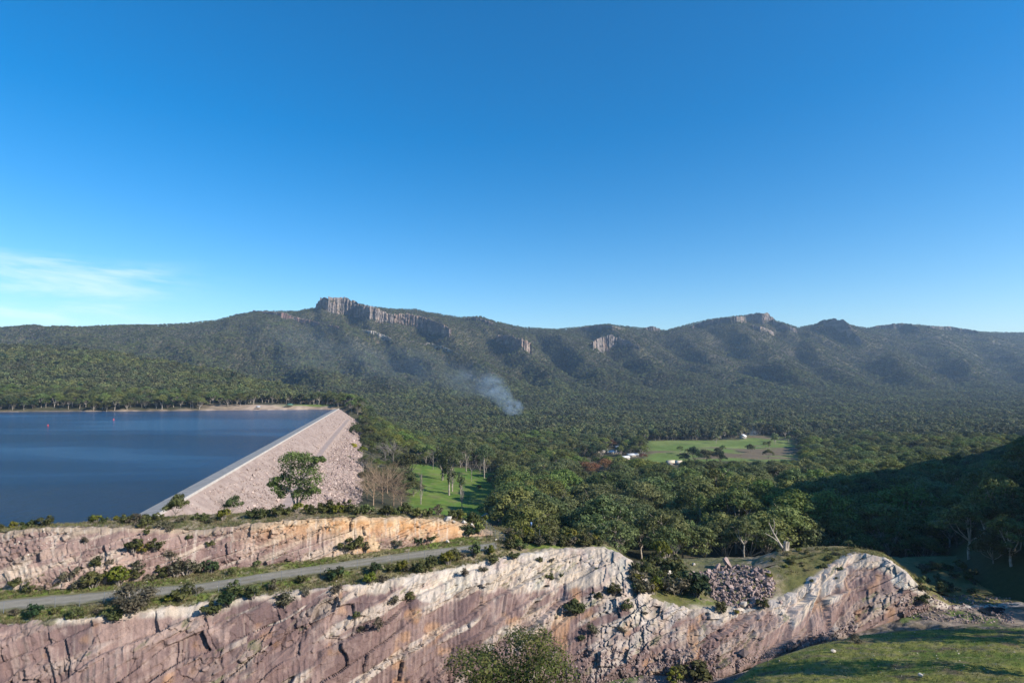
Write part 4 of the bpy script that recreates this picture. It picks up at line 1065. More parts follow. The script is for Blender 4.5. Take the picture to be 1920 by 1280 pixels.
# ------------------------------------------------------------------ finding the ground
_v = np.concatenate([p.reshape(-1, 3) for p in NEAR_V]); _f = []; _o = 0
for (k_, P_, F_) in NEAR_F:
    _f.append(F_ + _o); _o += P_.shape[0] * P_.shape[1]
BVH = BVHTree.FromPolygons(_v.tolist(), np.concatenate(_f).tolist())
yr2 = np.linspace(186, 4600, 5000)
def ground_z(x, y):
    h = BVH.ray_cast(Vector((x, y, 400)), Vector((0, 0, -1)))
    z = float(Zfar(np.array([x]), np.array([y]))[0]) if y > 150 else -999
    return max(z, h[0].z) if h[0] is not None else z
def pick(px, py):
    """point of the ground seen at a photo pixel"""
    ux, uz = ray(px, py); d = Vector((float(ux), 1.0, float(uz)))
    h = BVH.ray_cast(Vector((0, 0, 0)), d.normalized())
    if h[0] is not None: return h[0].copy()
    z = Zfar(ux * yr2, yr2); m = z > uz * yr2
    if not m.any(): return None
    y = yr2[np.argmax(m)]
    return Vector((float(ux * y), float(y), float(Zfar(np.array([ux * y]), np.array([y]))[0])))
def pick_near(px, py):
    for k in range(40):
        ux, uz = ray(px, py + k); h = BVH.ray_cast(Vector((0, 0, 0)), Vector((float(ux), 1.0, float(uz))).normalized())
        if h[0] is not None and h[0].y < 185: return h[0].copy()
def hidden(p):
    d = p.length; h = BVH.ray_cast(Vector((0, 0, 0)), p.normalized(), d - 3)
    return h[0] is not None

def plant(name, label, cat, group, kind, loc, scale, rz=None, parts=('trunk', 'crown')):
    o = empty(name, label, cat, loc, random.uniform(0, 6.28) if rz is None else rz, group, scale)
    for nm, me in zip(parts, kind): link(nm, me, o)
    return o

# ------------------------------------------------------------------ the forest
0 and print('TOE', [tuple(round(float(v)) for v in face_hit(*p)) for p in ((641, 769), (655, 800), (652, 850), (668, 900), (680, 945))])
toe_s, toe_w = TOE_S, TOE_W
def cand(y0, y1, sp, umin=-1.02, umax=1.04):
    n = int(0.5 * (umax - umin) * (y1 ** 2 - y0 ** 2) / sp ** 2)
    y = np.sqrt(rng.uniform(y0 ** 2, y1 ** 2, n)); u = rng.uniform(umin, umax, n)
    return u * y, y
def jcand(y0, y1, sp, umin=-1.02, umax=1.04):
    gx, gy = np.meshgrid(np.arange(umin * y1, umax * y1, sp), np.arange(y0, y1, sp))
    gx = gx + rng.uniform(-.45, .45, gx.shape) * sp; gy = gy + rng.uniform(-.45, .45, gx.shape) * sp
    u = gx / gy; m = (u > umin) & (u < umax)
    return gx[m], gy[m]
CLEAR = []     # hand-placed spots kept free: (x, y, r)
def allowed(x, y):
    px = 960 + F * x / y
    s, w = dam_sw(x, y)
    ok = np.ones(len(x), bool)
    ok &= ~((s < S1 + 15) & (w < np.interp(s, toe_s, toe_w) + 3))
    (sm_, _, ysh) = shore_m(x, y)
    onleft = (s > S1 - 20) & (px < 660) | (w < 0)
    ok &= ~(onleft & (y < ysh + 6))
    ok &= ~((sm_ > 0.3) & (rng.random(len(x)) > np.where(px < 470, 0.5, 0.10)))
    ok &= lawn_m(x, y) < 0.3
    ok &= ~((field_m(x, y) > 0.2) & (rng.random(len(x)) > 0.035))
    hh = Zhill(x, y)
    ok &= ~((hh > Zfar(x, y) - 0.5) & (x > 75) & (y < 900))
    yr_ = np.interp(px, YR_PX, YR_Y)
    ok &= y < yr_ + 40
    for (cx, cy, cr) in CLEAR: ok &= (x - cx) ** 2 + (y - cy) ** 2 > cr ** 2
    return ok
def cull_windows(x, y, ztop):
    px, py = to_px(x, y, ztop)
    ok = np.ones(len(x), bool)
    for (a, b, lim, ymax) in ((1078, 1215, 851, 735), (1165, 1240, 858, 742), (1205, 1500, 861, 690), (752, 950, 962, 345), (1250, 1282, 872, 720), (915, 952, 772, 1240), (1378, 1412, 826, 960), (478, 580, 770, 900)):
        ok &= ~((px > a) & (px < b) & (py < lim) & (y < ymax))
    for (a, b, h, yy_) in FRONT: ok &= ~((np.abs(px - a) < .5 * h + 8) & (py < b - .45 * h) & (y < yy_ - 1) & (y > yy_ - 330))
    return ok

# hand-placed things claim their ground first
def spot(px, py, r=5):
    p = pick(px, py); CLEAR.append((p.x, p.y, r)); return p

FRONT = []
HAND = []     # (point, height px, width px, ...)
def hand(px, py, hpx, fn, *a, r=6, sink=0.0):
    p = spot(px, py, r); H = hpx / F * p.y
    HAND.append((fn, p, H, a)); FRONT.append((px, py, hpx, p.y))

def hp_plant(p, H, kind, h0, name, label, cat, group, wide=1.0, parts=('trunk', 'crown')):
    s = H / h0
    o = plant(name, label, cat, group, kind, p, (s * wide, s * wide, s), parts=parts)
    return o
def bare_kind(nm, seed, mat, mat2=None, **k):
    (a, b), (c_, d_) = bare_parts(seed, **k)
    return mesh_np(nm + '_trunk', a, b, mat), mesh_np(nm + '_twigs', c_, d_, mat2 or mat)
BARE = [bare_kind('bare_tree', 600 + i, M['twig'], H=14, W=12, twigs=3, n0=8) for i in range(2)]
TANB = [bare_kind('tan_tree', 610 + i, M['tan_twig'], M['tan_twig'], H=14, W=15, twigs=3, n0=15) for i in range(2)]
POPL = [bare_kind('poplar', 620 + i, M['bark'], M['twig'], H=20, W=5, twigs=2, upright=1.0) for i in range(2)]
DEAD = bare_kind('dead_bush', 630, M['twig'], H=2, W=2.4, twigs=2, n0=9)
RUST = []
for i in range(2):
    (tv, tf), (lv, lf, ti) = gum_parts(640 + i, 14, 13, .15, 7, 6, 60, .42, flat=.9)
    RUST.append((mesh_np('rust_trunk', tv, tf, M['darkbark']), mesh_np('rust_crown', lv, lf, M['orange'], tint=ti)))

hand(866, 954, 46, hp_plant, POPL[0], 20, 'bare_poplar', 'bare grey poplar at the near edge of the green lawn', 'tree', 'bare trees on the park lawn', 1.1)
hand(789, 945, 58, hp_plant, POPL[1], 20, 'bare_poplar', 'slender pale bare poplar beside the tan leafless thicket', 'tree', 'bare trees on the park lawn')
hand(848, 921, 50, hp_plant, POPL[0], 20, 'bare_poplar', 'brown bare poplar behind the white trunked gum on the lawn', 'tree', 'bare trees on the park lawn', 1.4)
hand(842, 928, 96, hp_plant, SLIM[0], 22, 'gum_tree', 'tall slender gum with a bare white trunk on the lawn', 'tree', 'gums on the park lawn', .8)
hand(864, 930, 46, hp_plant, SLIM[1], 22, 'gum_tree', 'narrow dark green tree between the bare poplars on the lawn', 'tree', 'gums on the park lawn', .8)
hand(829, 900, 66, hp_plant, SLIM[2], 22, 'gum_tree', 'dark bushy crowned tree on the far half of the lawn', 'tree', 'gums on the park lawn', 1.2)
hand(812, 880, 48, hp_plant, BARE[0], 14, 'bare_tree', 'brown leafless tree at the back of the lawn', 'tree', 'bare trees on the park lawn', .6)
hand(900, 888, 24, hp_plant, BARE[1], 14, 'bare_tree', 'rounded brown leafless tree on the far lawn edge', 'tree', 'bare trees on the park lawn', 1.0)
hand(925, 912, 22, hp_plant, TEA[0], 12, 'lawn_bush', 'round olive bush on the sunny right part of the lawn', 'bush', 'bushes on the park lawn', 1.1)
hand(898, 918, 9, hp_plant, TEA[1], 12, 'lawn_bush', 'very small round dark bush alone on the lawn', 'bush', 'bushes on the park lawn', 1.0)
hand(884, 902, 40, hp_plant, BARE[1], 14, 'bare_tree', 'wide bare brown tree in the middle of the lawn', 'tree', 'bare trees on the park lawn', .8)
hand(908, 896, 66, hp_plant, GUMS[1], 20, 'gum_tree', 'broad leafy gum on the right part of the lawn', 'tree', 'gums on the park lawn', .7)
hand(874, 884, 62, hp_plant, GUMS[4], 20, 'gum_tree', 'leafy gum at the back edge of the lawn', 'tree', 'gums on the park lawn', .8)
hand(775, 930, 30, hp_plant, TEA[2], 12, 'olive_tree', 'small olive tree on the left lawn bank', 'tree', None, 1.2)
hand(681, 893, 45, hp_plant, BARE[0], 14, 'bare_tree', 'silvery leafless tree with fanning branches beside the dam toe', 'tree', 'bare trees below the dam', 1.0)
hand(737, 872, 46, hp_plant, BARE[1], 14, 'bare_tree', 'grey brown leafless tree among olive trees below the dam', 'tree', 'bare trees below the dam', 1.1)
hand(722, 866, 40, hp_plant, BARE[0], 14, 'bare_tree', 'wide greyish leafless tree left of the lawn below the dam', 'tree', 'bare trees below the dam', 1.2)
for i, (a, b, h) in enumerate(((700, 948, 62), (717, 944, 74), (738, 948, 58), (726, 925, 56), (752, 952, 40), (688, 935, 45))):
    hand(a, b, h, hp_plant, TANB[i % 2], 14, 'tan_tree', ('widest', 'tallest, middle', 'rightmost front', 'rearmost', 'small right hand', 'leftmost')[i] + ' tan leafless tree in the thicket at the dam toe', 'tree', 'tan leafless thicket below the dam', 1.05, r=4)
hand(757, 925, 46, hp_plant, TEA[2], 12, 'olive_tree', 'dark olive tree at the left edge of the lawn', 'tree', None, 1.0)
hand(767, 890, 40, hp_plant, TEA[0], 12, 'olive_tree', 'spreading olive tree at the top of the lawn bank', 'tree', None, 1.3)
(tv, tf), (lv, lf, ti) = gum_parts(655, 10, 10, .1, 5, 6, 70, .5, flat=.8)
WAT = (mesh_np('wattle_trunk', tv, tf, M['darkbark']), mesh_np('wattle_crown', lv, lf, M['wattle'], tint=ti))
hand(662, 846, 15, hp_plant, WAT, 10, 'wattle_tree', 'bright yellow flowering wattle beside the dam toe', 'tree', None, 1.1)
(tv, tf), (lv, lf, ti) = gum_parts(656, 10, 10, .1, 5, 6, 80, .5, flat=.85)
LIME = (mesh_np('lime_trunk', tv, tf, M['darkbark']), mesh_np('lime_crown', lv, lf, M['yellow'], tint=ti))
hand(680, 852, 15, hp_plant, LIME, 10, 'bright_green_bush', 'bright green rounded bush beside the yellow wattle', 'bush', None, 1.1)
hand(651, 873, 18, hp_plant, TEA[1], 12, 'olive_tree', 'rounded green bush growing at the foot of the dam rockfill', 'bush', None, 1.2)
hand(665, 822, 30, hp_plant, TEA[1], 12, 'olive_tree', 'upright green tree beside the far toe of the dam', 'tree', None, .8)
hand(1098, 899, 36, hp_plant, RUST[0], 14, 'rust_tree', 'rust orange tree in front of the dark round tree by the cabins', 'tree', 'rust coloured trees', 1.0)
hand(1135, 893, 34, hp_plant, RUST[1], 14, 'rust_tree', 'orange brown tree, the brightest of the rust coloured trees', 'tree', 'rust coloured trees', 1.0)
hand(1114, 896, 30, hp_plant, RUST[0], 14, 'rust_tree', 'small rust brown tree between two larger rust trees', 'tree', 'rust coloured trees', .9)
hand(1205, 862, 12, hp_plant, RUST[1], 14, 'rust_tree', 'low tan orange tree between the cabins and the paddock', 'tree', 'rust coloured trees', 1.5)
hand(1148, 838, 14, hp_plant, RUST[1], 14, 'rust_tree', 'brownish round tree just behind the white cabins', 'tree', 'rust coloured trees', 1.1)
hand(1110, 866, 25, hp_plant, CONIFER[0], 15, 'dark_tree', 'dark dense round tree in front of the white cabins', 'tree', None, 1.1)
hand(1302, 868, 32, hp_plant, CONIFER[1], 15, 'dark_tree', 'tall dark tree standing before the green paddock', 'tree', 'dark trees before the paddock', .9)
hand(1284, 868, 20, hp_plant, CONIFER[2], 15, 'dark_tree', 'squat dark tree beside the tan roofed house', 'tree', 'dark trees before the paddock', 1.2)
hand(1325, 866, 24, hp_plant, TEA[2], 12, 'dark_tree', 'broad grey green tree before the brown paddock', 'tree', 'dark trees before the paddock', 1.3)
hand(1350, 868, 24, hp_plant, CONIFER[0], 15, 'dark_tree', 'dark tree at the front edge of the brown paddock', 'tree', 'dark trees before the paddock', 1.1)
hand(1238, 1060, 46, hp_plant, LIME, 10, 'yellow_green_tree', 'upright yellowish green tree behind the notch in the cliff', 'tree', None, .75)
hand(1268, 1056, 38, hp_plant, BARE[1], 14, 'bare_tree', 'grey leafless tree behind the notch in the cliff', 'tree', None, .8)
# houses
def gable(mb_w, mb_r, cx, w, d, h, rh, over=0.4):
    pass
def house(name, label, cat, px, py, wpx, wall, roof, depth=7.0, rz=0.2, h=2.6, rh=1.6, group=None, windows=3, chimney=False, yfix=None):
    p = spot(px, py, 12)
    w = wpx / F * p.y
    CLEAR.append((p.x, p.y, max(8, w * .6)))
    o = empty(name, label, cat, p, rz, group)
    mb = MB(); mb.box((0, 0, h / 2 - .5), (w, depth, h + 1)); wl_ = mb.obj('wall', wall, o)
    # gable roof with thickness
    V = []; e = .5
    for xx_ in (-w / 2 - e, w / 2 + e):
        V += [(xx_, -depth / 2 - e, h - .15), (xx_, 0, h + rh), (xx_, depth / 2 + e, h - .15), (xx_, depth / 2 + e, h + .05), (xx_, 0, h + rh + .2), (xx_, -depth / 2 - e, h + .05)]
    Fq = [(i, (i + 1) % 6, 6 + (i + 1) % 6, 6 + i) for i in range(6)] + [(0, 5, 4, 1), (1, 4, 3, 2), (6, 7, 10, 11), (7, 8, 9, 10)]
    rf = link('roof', mesh_np('roof', V, Fq, roof), o)
    for sx in (-1, 1):
        gb = MB(); gb.add([(sx * (w / 2 - .02), -depth / 2, h - .1), (sx * (w / 2 - .02), depth / 2, h - .1), (sx * (w / 2 - .02), .05, h + rh), (sx * (w / 2 - .02), -.05, h + rh)], [(0, 1, 2, 3)])
        gb.obj('gable', wall, o)
    mb = MB(); mb.box((0.1 * w, -depth / 2 - .03, 1.0), (1.0, .1, 2.1)); mb.obj('door', M['timber'], o)
    for i in range(windows):
        xw = -w / 2 + w * (i + .5) / windows
        if abs(xw - .1 * w) < 1.2: xw += 1.6
        fm_ = MB(); fm_.box((xw, -depth / 2 - .03, 1.4), (1.5, .09, 1.2)); f_ = fm_.obj('window', M['white'], o)
        gl = MB(); gl.box((xw, -depth / 2 - .06, 1.4), (1.3, .08, 1.0)); gl.obj('pane', M['glass'], f_)
    if chimney:
        mb = MB(); mb.box((w * .25, .6, h + rh * .9), (.9, .9, 2.2)); mb.obj('chimney', M['timber'], rf)
    return o
GC = 'white roofed cabins in the valley'
house('cabin', 'leftmost small white cabin, with dark trees close behind', 'cabin', 1107, 842, 17, M['cream'], M['white'], 7, .35, group=GC, windows=2)
house('cabin', 'longest white roofed cabin in the valley cluster', 'cabin', 1124, 848, 30, M['cream'], M['white'], 8, .25, group=GC)
house('cabin', 'white roofed cabin just right of the longest cabin', 'cabin', 1150, 850, 28, M['cream'], M['white'], 8, .3, group=GC)
house('cabin', 'half hidden white cabin at the back of the cluster', 'cabin', 1162, 841, 18, M['cream'], M['greyroof'], 7, .3, group=GC, windows=2)
house('cabin', 'rightmost white cabin of the cluster, nearest the paddock', 'cabin', 1186, 856, 22, M['cream'], M['white'], 7, .35, group=GC, windows=2)
house('cabin', 'low white cabin in front of the rightmost cabin', 'cabin', 1170, 861, 20, M['cream'], M['white'], 6, .35, group=GC, windows=2)
house('farmhouse', 'cream farmhouse with pale gable at the top of the green paddock', 'house', 1393, 822, 13, M['cream'], M['white'], 9, .9, h=4, rh=3, chimney=True)
house('tan_house', 'tan roofed house at the front edge of the paddock', 'house', 1258, 871, 15, M['cream'], M['tanroof'], 8, .15, rh=2.4)
house('tan_house', 'smaller tan roofed shed beside the tan roofed house', 'shed', 1273, 871, 11, M['cream'], M['tanroof'], 7, -.3, rh=2.2, windows=2)
house('white_shed', 'long white roofed shed in the forest beside the blue smoke', 'shed', 935, 774, 15, M['cream'], M['white'], 9, 0, rh=1.5, h=5)

# picnic shelter and boat shed on the far shore
def shelter(label, px, py, wpx, roofm):
    p = spot(px, py, 14); w = wpx / F * p.y; o = empty('picnic_shelter', label, 'shelter', p, .1); d = w * .6; h = 3.0
    mb = MB(); mb.box((0, 0, h + 1.0), (w + 1.4, d + 1.4, 2.0), taper=.35); mb.obj('roof', roofm, o)
    for sx in (-1, 1):
        for sy in (-1, 1):
            q = MB(); q.box((sx * w * .46, sy * d * .46, h / 2), (.3, .3, h)); q.obj('post', M['cream'], o)
    q = MB(); q.box((0, 0, .8), (w * .5, 1.0, .12)); q.box((0, 0, .4), (.4, .5, .75)); q.obj('table', M['timber'], o)
shelter('green roofed open picnic shelter on the far lake shore', 543, 763, 12, M['greenroof'])
shelter('grey roofed open boat shelter at the water edge of the far shore', 484, 767, 7, M['greyroof'])

# park road at the foot of the lawn
pr_ = [(905, 966), (925, 962), (945, 958), (965, 953), (985, 945)]
ctr = [pick(*q) for q in pr_]
V = []
for q in ctr: V += [(q.x - 1, q.y - 5, ground_z(q.x - 1, q.y - 5) + .12), (q.x + 1, q.y + 6, ground_z(q.x + 1, q.y + 6) + .12)]
link('park_road', mesh_np('park_road', V, [(2 * i, 2 * i + 2, 2 * i + 3, 2 * i + 1) for i in range(len(ctr) - 1)], M['asphalt']))['kind'] = 'structure'
for q in ctr: CLEAR.append((q.x, q.y, 8))
for fn_, p, H, a in HAND: fn_(p, H, *a)

# --- near and middle forest: candidates, the largest become trees of their own
x1, y1 = jcand(188, 430, 13.2); x2, y2 = jcand(430, 900, 10.8)
X = np.concatenate([x1, x2]); Y = np.concatenate([y1, y2])
m = allowed(X, Y); X, Y = X[m], Y[m]
Z = Zfar(X, Y)
PX = 960 + F * X / Y
SC = rng.uniform(0.72, 1.22, len(X)) * np.interp(Y, [180, 230, 420, 600], [0.95, 1.2, 1.15, 0.9])
SC = np.where((PX < 790) & (Y < 620), SC * 0.62, SC)                 # smaller trees below the dam
SC = SC * np.where((PX > 1200) & (PX < 1500) & (Y > 560), .75, 1)
m = cull_windows(X, Y, Z + 19 * SC); X, Y, Z, SC, PX = X[m], Y[m], Z[m], SC[m], PX[m]
kindsel = rng.random(len(X))
left = (PX < 800) & (Y < 650)
# 0..8 gum, 9..11 tea, 12..14 conifer, 15..17 slim
KI = np.where(kindsel < .80, rng.integers(0, 9, len(X)), np.where(kindsel < .90, 9 + rng.integers(0, 3, len(X)), np.where(kindsel < .96, 12 + rng.integers(0, 3, len(X)), 15 + rng.integers(0, 3, len(X)))))
KI = np.where(left & (kindsel < .7), 9 + rng.integers(0, 3, len(X)), KI)
KINDS = GUMS + TEA + CONIFER + SLIM
KH = np.array([20] * 9 + [12] * 3 + [15] * 3 + [22] * 3)
SC = np.where((KI >= 9) & (KI < 12), SC * 1.25, SC)
# trees on the shaded hill
hx1, hy1 = np.meshgrid(np.arange(100, 470, 8.2), np.arange(96, 480, 8.2))
hx1 = (hx1 + rng.uniform(-4, 4, hx1.shape)).ravel(); hy1 = (hy1 + rng.uniform(-4, 4, hy1.shape)).ravel()
hz1 = Zhill(hx1, hy1); hpx = 960 + F * hx1 / hy1
hm = (hz1 > np.where(hy1 > 186, Zfar(hx1, hy1), -49)) & (hpx < 1990) & ~((hy1 < 125) & (rng.random(len(hx1)) < .6)) & (hz1 < 30)
hx1, hy1, hz1, hpx = hx1[hm], hy1[hm], hz1[hm], hpx[hm]
X = np.concatenate([X, hx1]); Y = np.concatenate([Y, hy1]); Z = np.concatenate([Z, hz1]); PX = np.concatenate([PX, hpx])
SC = np.concatenate([SC, rng.uniform(.55, .9, len(hx1))]); KI = np.concatenate([KI, np.where(rng.random(len(hx1)) < .5, rng.integers(0, 9, len(hx1)), 9 + rng.integers(0, 6, len(hx1)))])
shade = np.concatenate([np.zeros(len(X) - len(hx1), bool), np.ones(len(hx1), bool)])
topz = Z + KH[KI] * SC * .93
vis = np.array([not hidden(Vector((a, b, c_))) if b < 460 else True for a, b, c_ in zip(X, Y, topz)])
X, Y, Z, SC, PX, KI, shade = [q[vis] for q in (X, Y, Z, SC, PX, KI, shade)]
inframe = (PX > -20) & (PX < 1940)
size = np.where(inframe, KH[KI] * SC / Y, 0)
order = np.argsort(-size)
N_IND = 268
ZX = [960, 1040, 1120, 1190, 1260, 1330, 1400, 1460, 1530, 1620]
ZL = ['the park road', 'the blue sign pole', 'the pale cliff top', 'the end of the pale cliff', 'the notch in the cliff', 'the small green flat', 'the rock pile', 'the split stump', 'the grassy knoll', 'the outcrop summit', 'the outcrop end']
NAMES = {0: 'gum_tree', 1: 'tea_tree', 2: 'dark_tree', 3: 'slender_gum_tree'}
for i in order[:N_IND]:
    k = int(KI[i]); cls = 0 if k < 9 else (1 if k < 12 else (2 if k < 15 else 3))
    if shade[i]: zone = ('low on the shaded hillside' if Z[i] < -45 else ('halfway up the shaded hillside' if Z[i] < -30 else 'high on the shaded hillside')) + (', left part' if PX[i] < 1700 else (', middle' if PX[i] < 1820 else ', right end'))
    elif PX[i] < 800: zone = 'below the dam beside the lawn'
    else:
        zone = 'behind ' + ZL[int(np.searchsorted(ZX, PX[i]))] + (', front row' if Y[i] < 212 else (', second row' if Y[i] < 238 else (', third row' if Y[i] < 264 else (', fourth row' if Y[i] < 295 else ', rear row'))))
    look = ('pale limbed gum', 'bushy olive tree', 'dense dark round tree', 'slim upright gum')[cls]
    Ht = KH[k] * SC[i]; big = 'very tall ' if Ht > 20 else ('tall ' if Ht > 17.5 else ('mid sized ' if Ht > 15 else ('shortish ' if Ht > 12.5 else 'small ')))
    rz_ = random.uniform(0, 6.28)
    o = empty(NAMES[cls], big + look + ' ' + zone, 'tree', (X[i], Y[i], Z[i] - .2), rz_, 'forest trees', (SC[i] * random.uniform(.9, 1.15), SC[i] * random.uniform(.9, 1.15), SC[i]))
    link('trunk', KINDS[k][0], o); link('crown', KINDS[k][1], o)
rest = order[N_IND:]
MID = []
for i, (tm_, cm_) in enumerate(KINDS):
    def arr(me):
        v = np.empty(len(me.vertices) * 3, np.float32); me.vertices.foreach_get('co', v)
        f = np.empty(len(me.loops), np.int32); me.loops.foreach_get('vertex_index', f)
        return v.reshape(-1, 3), f.reshape(-1, 4)
    (a, b), (c_, d_) = arr(tm_), arr(cm_)
    t_ = np.empty(len(cm_.polygons), np.float32); cm_.attributes['tint'].data.foreach_get('value', t_)
    MID.append(join_meshes('mid_tree_%02d' % i, [(a, b, 0, None), (c_, d_, 1, t_)], [tm_.materials[0], cm_.materials[0]]))
mid_coll = proto_collection('mid_trees', MID)
def rot_z(n): return np.stack([rng.normal(0, .04, n), rng.normal(0, .04, n), rng.uniform(0, 6.28, n)], 1)
scatter('forest', np.stack([X[rest], Y[rest], Z[rest] - .2], 1), SC[rest], rot_z(len(rest)), KI[rest], mid_coll, M['gum'])
tag(bpy.data.objects['forest'], 'green gum forest filling the valley behind the nearest trees', 'forest')
# --- far forest up to the ridge
xs, ys = [], []
for (a, b, sp) in ((900, 1500, 8.6), (1500, 2300, 9.6), (2300, 4450, 11.5)):
    q = jcand(a, b, sp); xs.append(q[0]); ys.append(q[1])
X = np.concatenate(xs); Y = np.concatenate(ys)
m = allowed(X, Y); X, Y = X[m], Y[m]
Z = Zfar(X, Y)
SC = rng.uniform(.65, 1.15, len(X)) * np.interp(Z, [-60, 100, 400], [1.08, .9, .72]) * (1 + .25 * fbm(X / 90, Y / 90, 2, 171))
m = cull_windows(X, Y, Z + 15 * SC) & (rng.random(len(X)) > 0.06); X, Y, Z, SC = X[m], Y[m], Z[m], SC[m]
KI = rng.choice(10, len(X), p=[.125] * 7 + [.05, .05, .025])
scatter('distant_forest', np.stack([X, Y, Z - .3], 1), SC, rot_z(len(X)), KI, far_coll, M['gumfar'])
tag(bpy.data.objects['distant_forest'], 'distant grey green bushland covering the lake shore and mountain slopes', 'forest')
# --- trees higher on the hill beyond the frame, whose shadows reach the grass
hx1, hy1 = np.meshgrid(np.arange(110, 330, 13.0), np.arange(-60, 300, 13.0))
hx1 = (hx1 + rng.uniform(-5, 5, hx1.shape)).ravel(); hy1 = (hy1 + rng.uniform(-5, 5, hy1.shape)).ravel()
hpx = np.where(hy1 > 1, 960 + F * hx1 / np.maximum(hy1, 1), 9999); hz1 = Zhill(hx1, hy1)
hm = (hpx > 1990) & (hz1 > -44) & ((hy1 > 118) | (rng.random(len(hx1)) < .15)); hx1, hy1, hz1 = hx1[hm], hy1[hm], hz1[hm]
ex = np.array([(74, 68), (101, 92), (110, 90), (119, 97)], float)
hx1 = np.concatenate([hx1, ex[:, 0]]); hy1 = np.concatenate([hy1, ex[:, 1]]); hz1 = np.concatenate([hz1, [ground_z(a, b) for a, b in ex]])
scatter('hill_forest', np.stack([hx1, hy1, hz1 - .3], 1), np.where(np.arange(len(hx1)) < len(hx1) - len(ex), rng.uniform(.5, .8, len(hx1)), rng.uniform(.8, 1.0, len(hx1))), rot_z(len(hx1)), rng.integers(0, 9, len(hx1)), mid_coll, M['gum'])
tag(bpy.data.objects['hill_forest'], 'gum wood growing over the crest of the shaded hill', 'forest')

# ------------------------------------------------------------------ shrubs on the rock and along the road
SH = {}
for k_, mt in (('o', 'bushy'), ('y', 'yellow'), ('g', 'greybush'), ('d', 'pine'), ('e', 'gum')):
    SH[k_] = []
    for i in range(3):
        (tv, tf), (lv, lf, ti) = shrub_parts(700 + i + 10 * ord(k_), 1.6, 2.1, 12, 44 if k_ != 'g' else 32, .17 if k_ != 'g' else .15)
        SH[k_].append((mesh_np('shrub_stem', tv, tf, M['twig']), mesh_np('shrub_leaves', lv, lf, M[mt], tint=ti)))
ADJ = {'o': 'olive green', 'y': 'bright yellow green', 'g': 'dry grey brown', 'd': 'dark green', 'e': 'mid green'}
z1 = lambda x, y: (x / 2.286, 720 + y / 2.286)
z2 = lambda x, y: (480 + x / 2.286, 720 + y / 2.286)
z3 = lambda x, y: (960 + x / 2.286, 720 + y / 2.286)
z4 = lambda x, y: (1380 + x / 2.286, 720 + y / 2.286)
n_shrub = 0
def shrub(px, py, hpx, k, where, wide=1.0, label=None, group=True):
    global n_shrub
    p = pick(px, py)
    if p is None or p.y > 175: return None
    H = max(.35, hpx / 2.286 * 1.1 / F * p.y) if hpx > 3 else .35; s = H / 1.6
    n_shrub += 1
    lab = label or ('%s %s shrub %s' % ('small' if H < 1.6 else ('waist high' if H < 2.6 else 'large'), ADJ[k], where))
    if label is None and where in (T_, globals().get('FCE'), globals().get('VG'), globals().get('FR')):
        lab = lab.replace('waist high', 'middling').replace('yellow green', 'yellow') + ', ' + ('far left' if px < 160 else ('left of middle' if px < 340 else ('in the middle' if px < 520 else ('right of middle' if px < 700 else 'right end'))))
    o = plant('shrub', lab, 'shrub', ('shrubs ' + where) if group else None, random.choice(SH[k]), p - Vector((0, 0, .1)), (s * wide * random.uniform(.9, 1.25), s * wide * random.uniform(.9, 1.25), s), parts=('stem', 'foliage'))
    return o
T_ = 'on top of the upper rock bank'
for (x, y, h, k) in ((2, 622, 28, 'o'), (60, 618, 35, 'y'), (120, 618, 40, 'o'), (200, 608, 52, 'o'), (265, 598, 35, 'o'), (330, 592, 35, 'g'), (395, 592, 32, 'o'), (410, 592, 35, 'y'), (445, 594, 30, 'o'), (500, 584, 25, 'y'), (545, 598, 50, 'o'), (585, 602, 52, 'g'), (620, 612, 50, 'o'), (680, 590, 40, 'o'), (700, 612, 40, 'g'), (724, 632, 40, 'g'), (840, 582, 30, 'o'), (872, 587, 35, 'o'), (960, 582, 50, 'y'), (1080, 572, 45, 'o'), (1130, 572, 45, 'o'), (1190, 567, 55, 'o'), (1275, 547, 40, 'y'), (1320, 540, 30, 'y'), (1345, 557, 45, 'o'), (1400, 552, 60, 'o'), (1450, 547, 45, 'o'), (155, 612, 34, 'g'), (640, 590, 40, 'o'), (910, 590, 30, 'g'), (1230, 560, 36, 'o'), (780, 588, 34, 'g')):
    shrub(*z1(x, y), h, k, T_)
for (x, y, h, k) in ((640, 552, 50, 'o'), (600, 558, 40, 'e'), (560, 562, 50, 'o'), (480, 557, 50, 'e'), (440, 560, 40, 'o'), (400, 548, 50, 'o'), (350, 552, 40, 'y'), (700, 572, 50, 'e'), (740, 565, 40, 'o'), (780, 560, 45, 'g'), (850, 577, 48, 'o'), (880, 580, 45, 'e'), (930, 592, 50, 'o'), (970, 605, 46, 'e')):
    shrub(*z2(x, y), h, k, T_)
FCE = 'growing on the upper rock face'
for (x, y, h, k) in ((360, 682, 30, 'g'), (575, 712, 58, 'o'), (610, 717, 42, 'y'), (665, 707, 45, 'o'), (625, 642, 25, 'o'), (410, 782, 45, 'o'), (300, 832, 60, 'g'), (590, 802, 50, 'g'), (690, 812, 45, 'o'), (755, 817, 60, 'g'), (800, 807, 78, 'g'), (845, 807, 35, 'o'), (900, 695, 30, 'o'), (730, 742, 40, 'g'), (810, 662, 20, 'o'), (470, 770, 28, 'g')):
    shrub(*z1(x, y), h, k, FCE)
VG = 'between upper rock face and gravel road'
for (x, y, h, k) in ((400, 868, 80, 'o'), (345, 872, 60, 'g'), (590, 830, 40, 'o'), (120, 890, 40, 'o'), (60, 868, 40, 'o'), (700, 830, 34, 'e'), (990, 815, 30, 'o'), (1100, 780, 28, 'e'), (640, 838, 34, 'g'), (180, 880, 30, 'g')):
    shrub(*z1(x, y), h, k, VG)
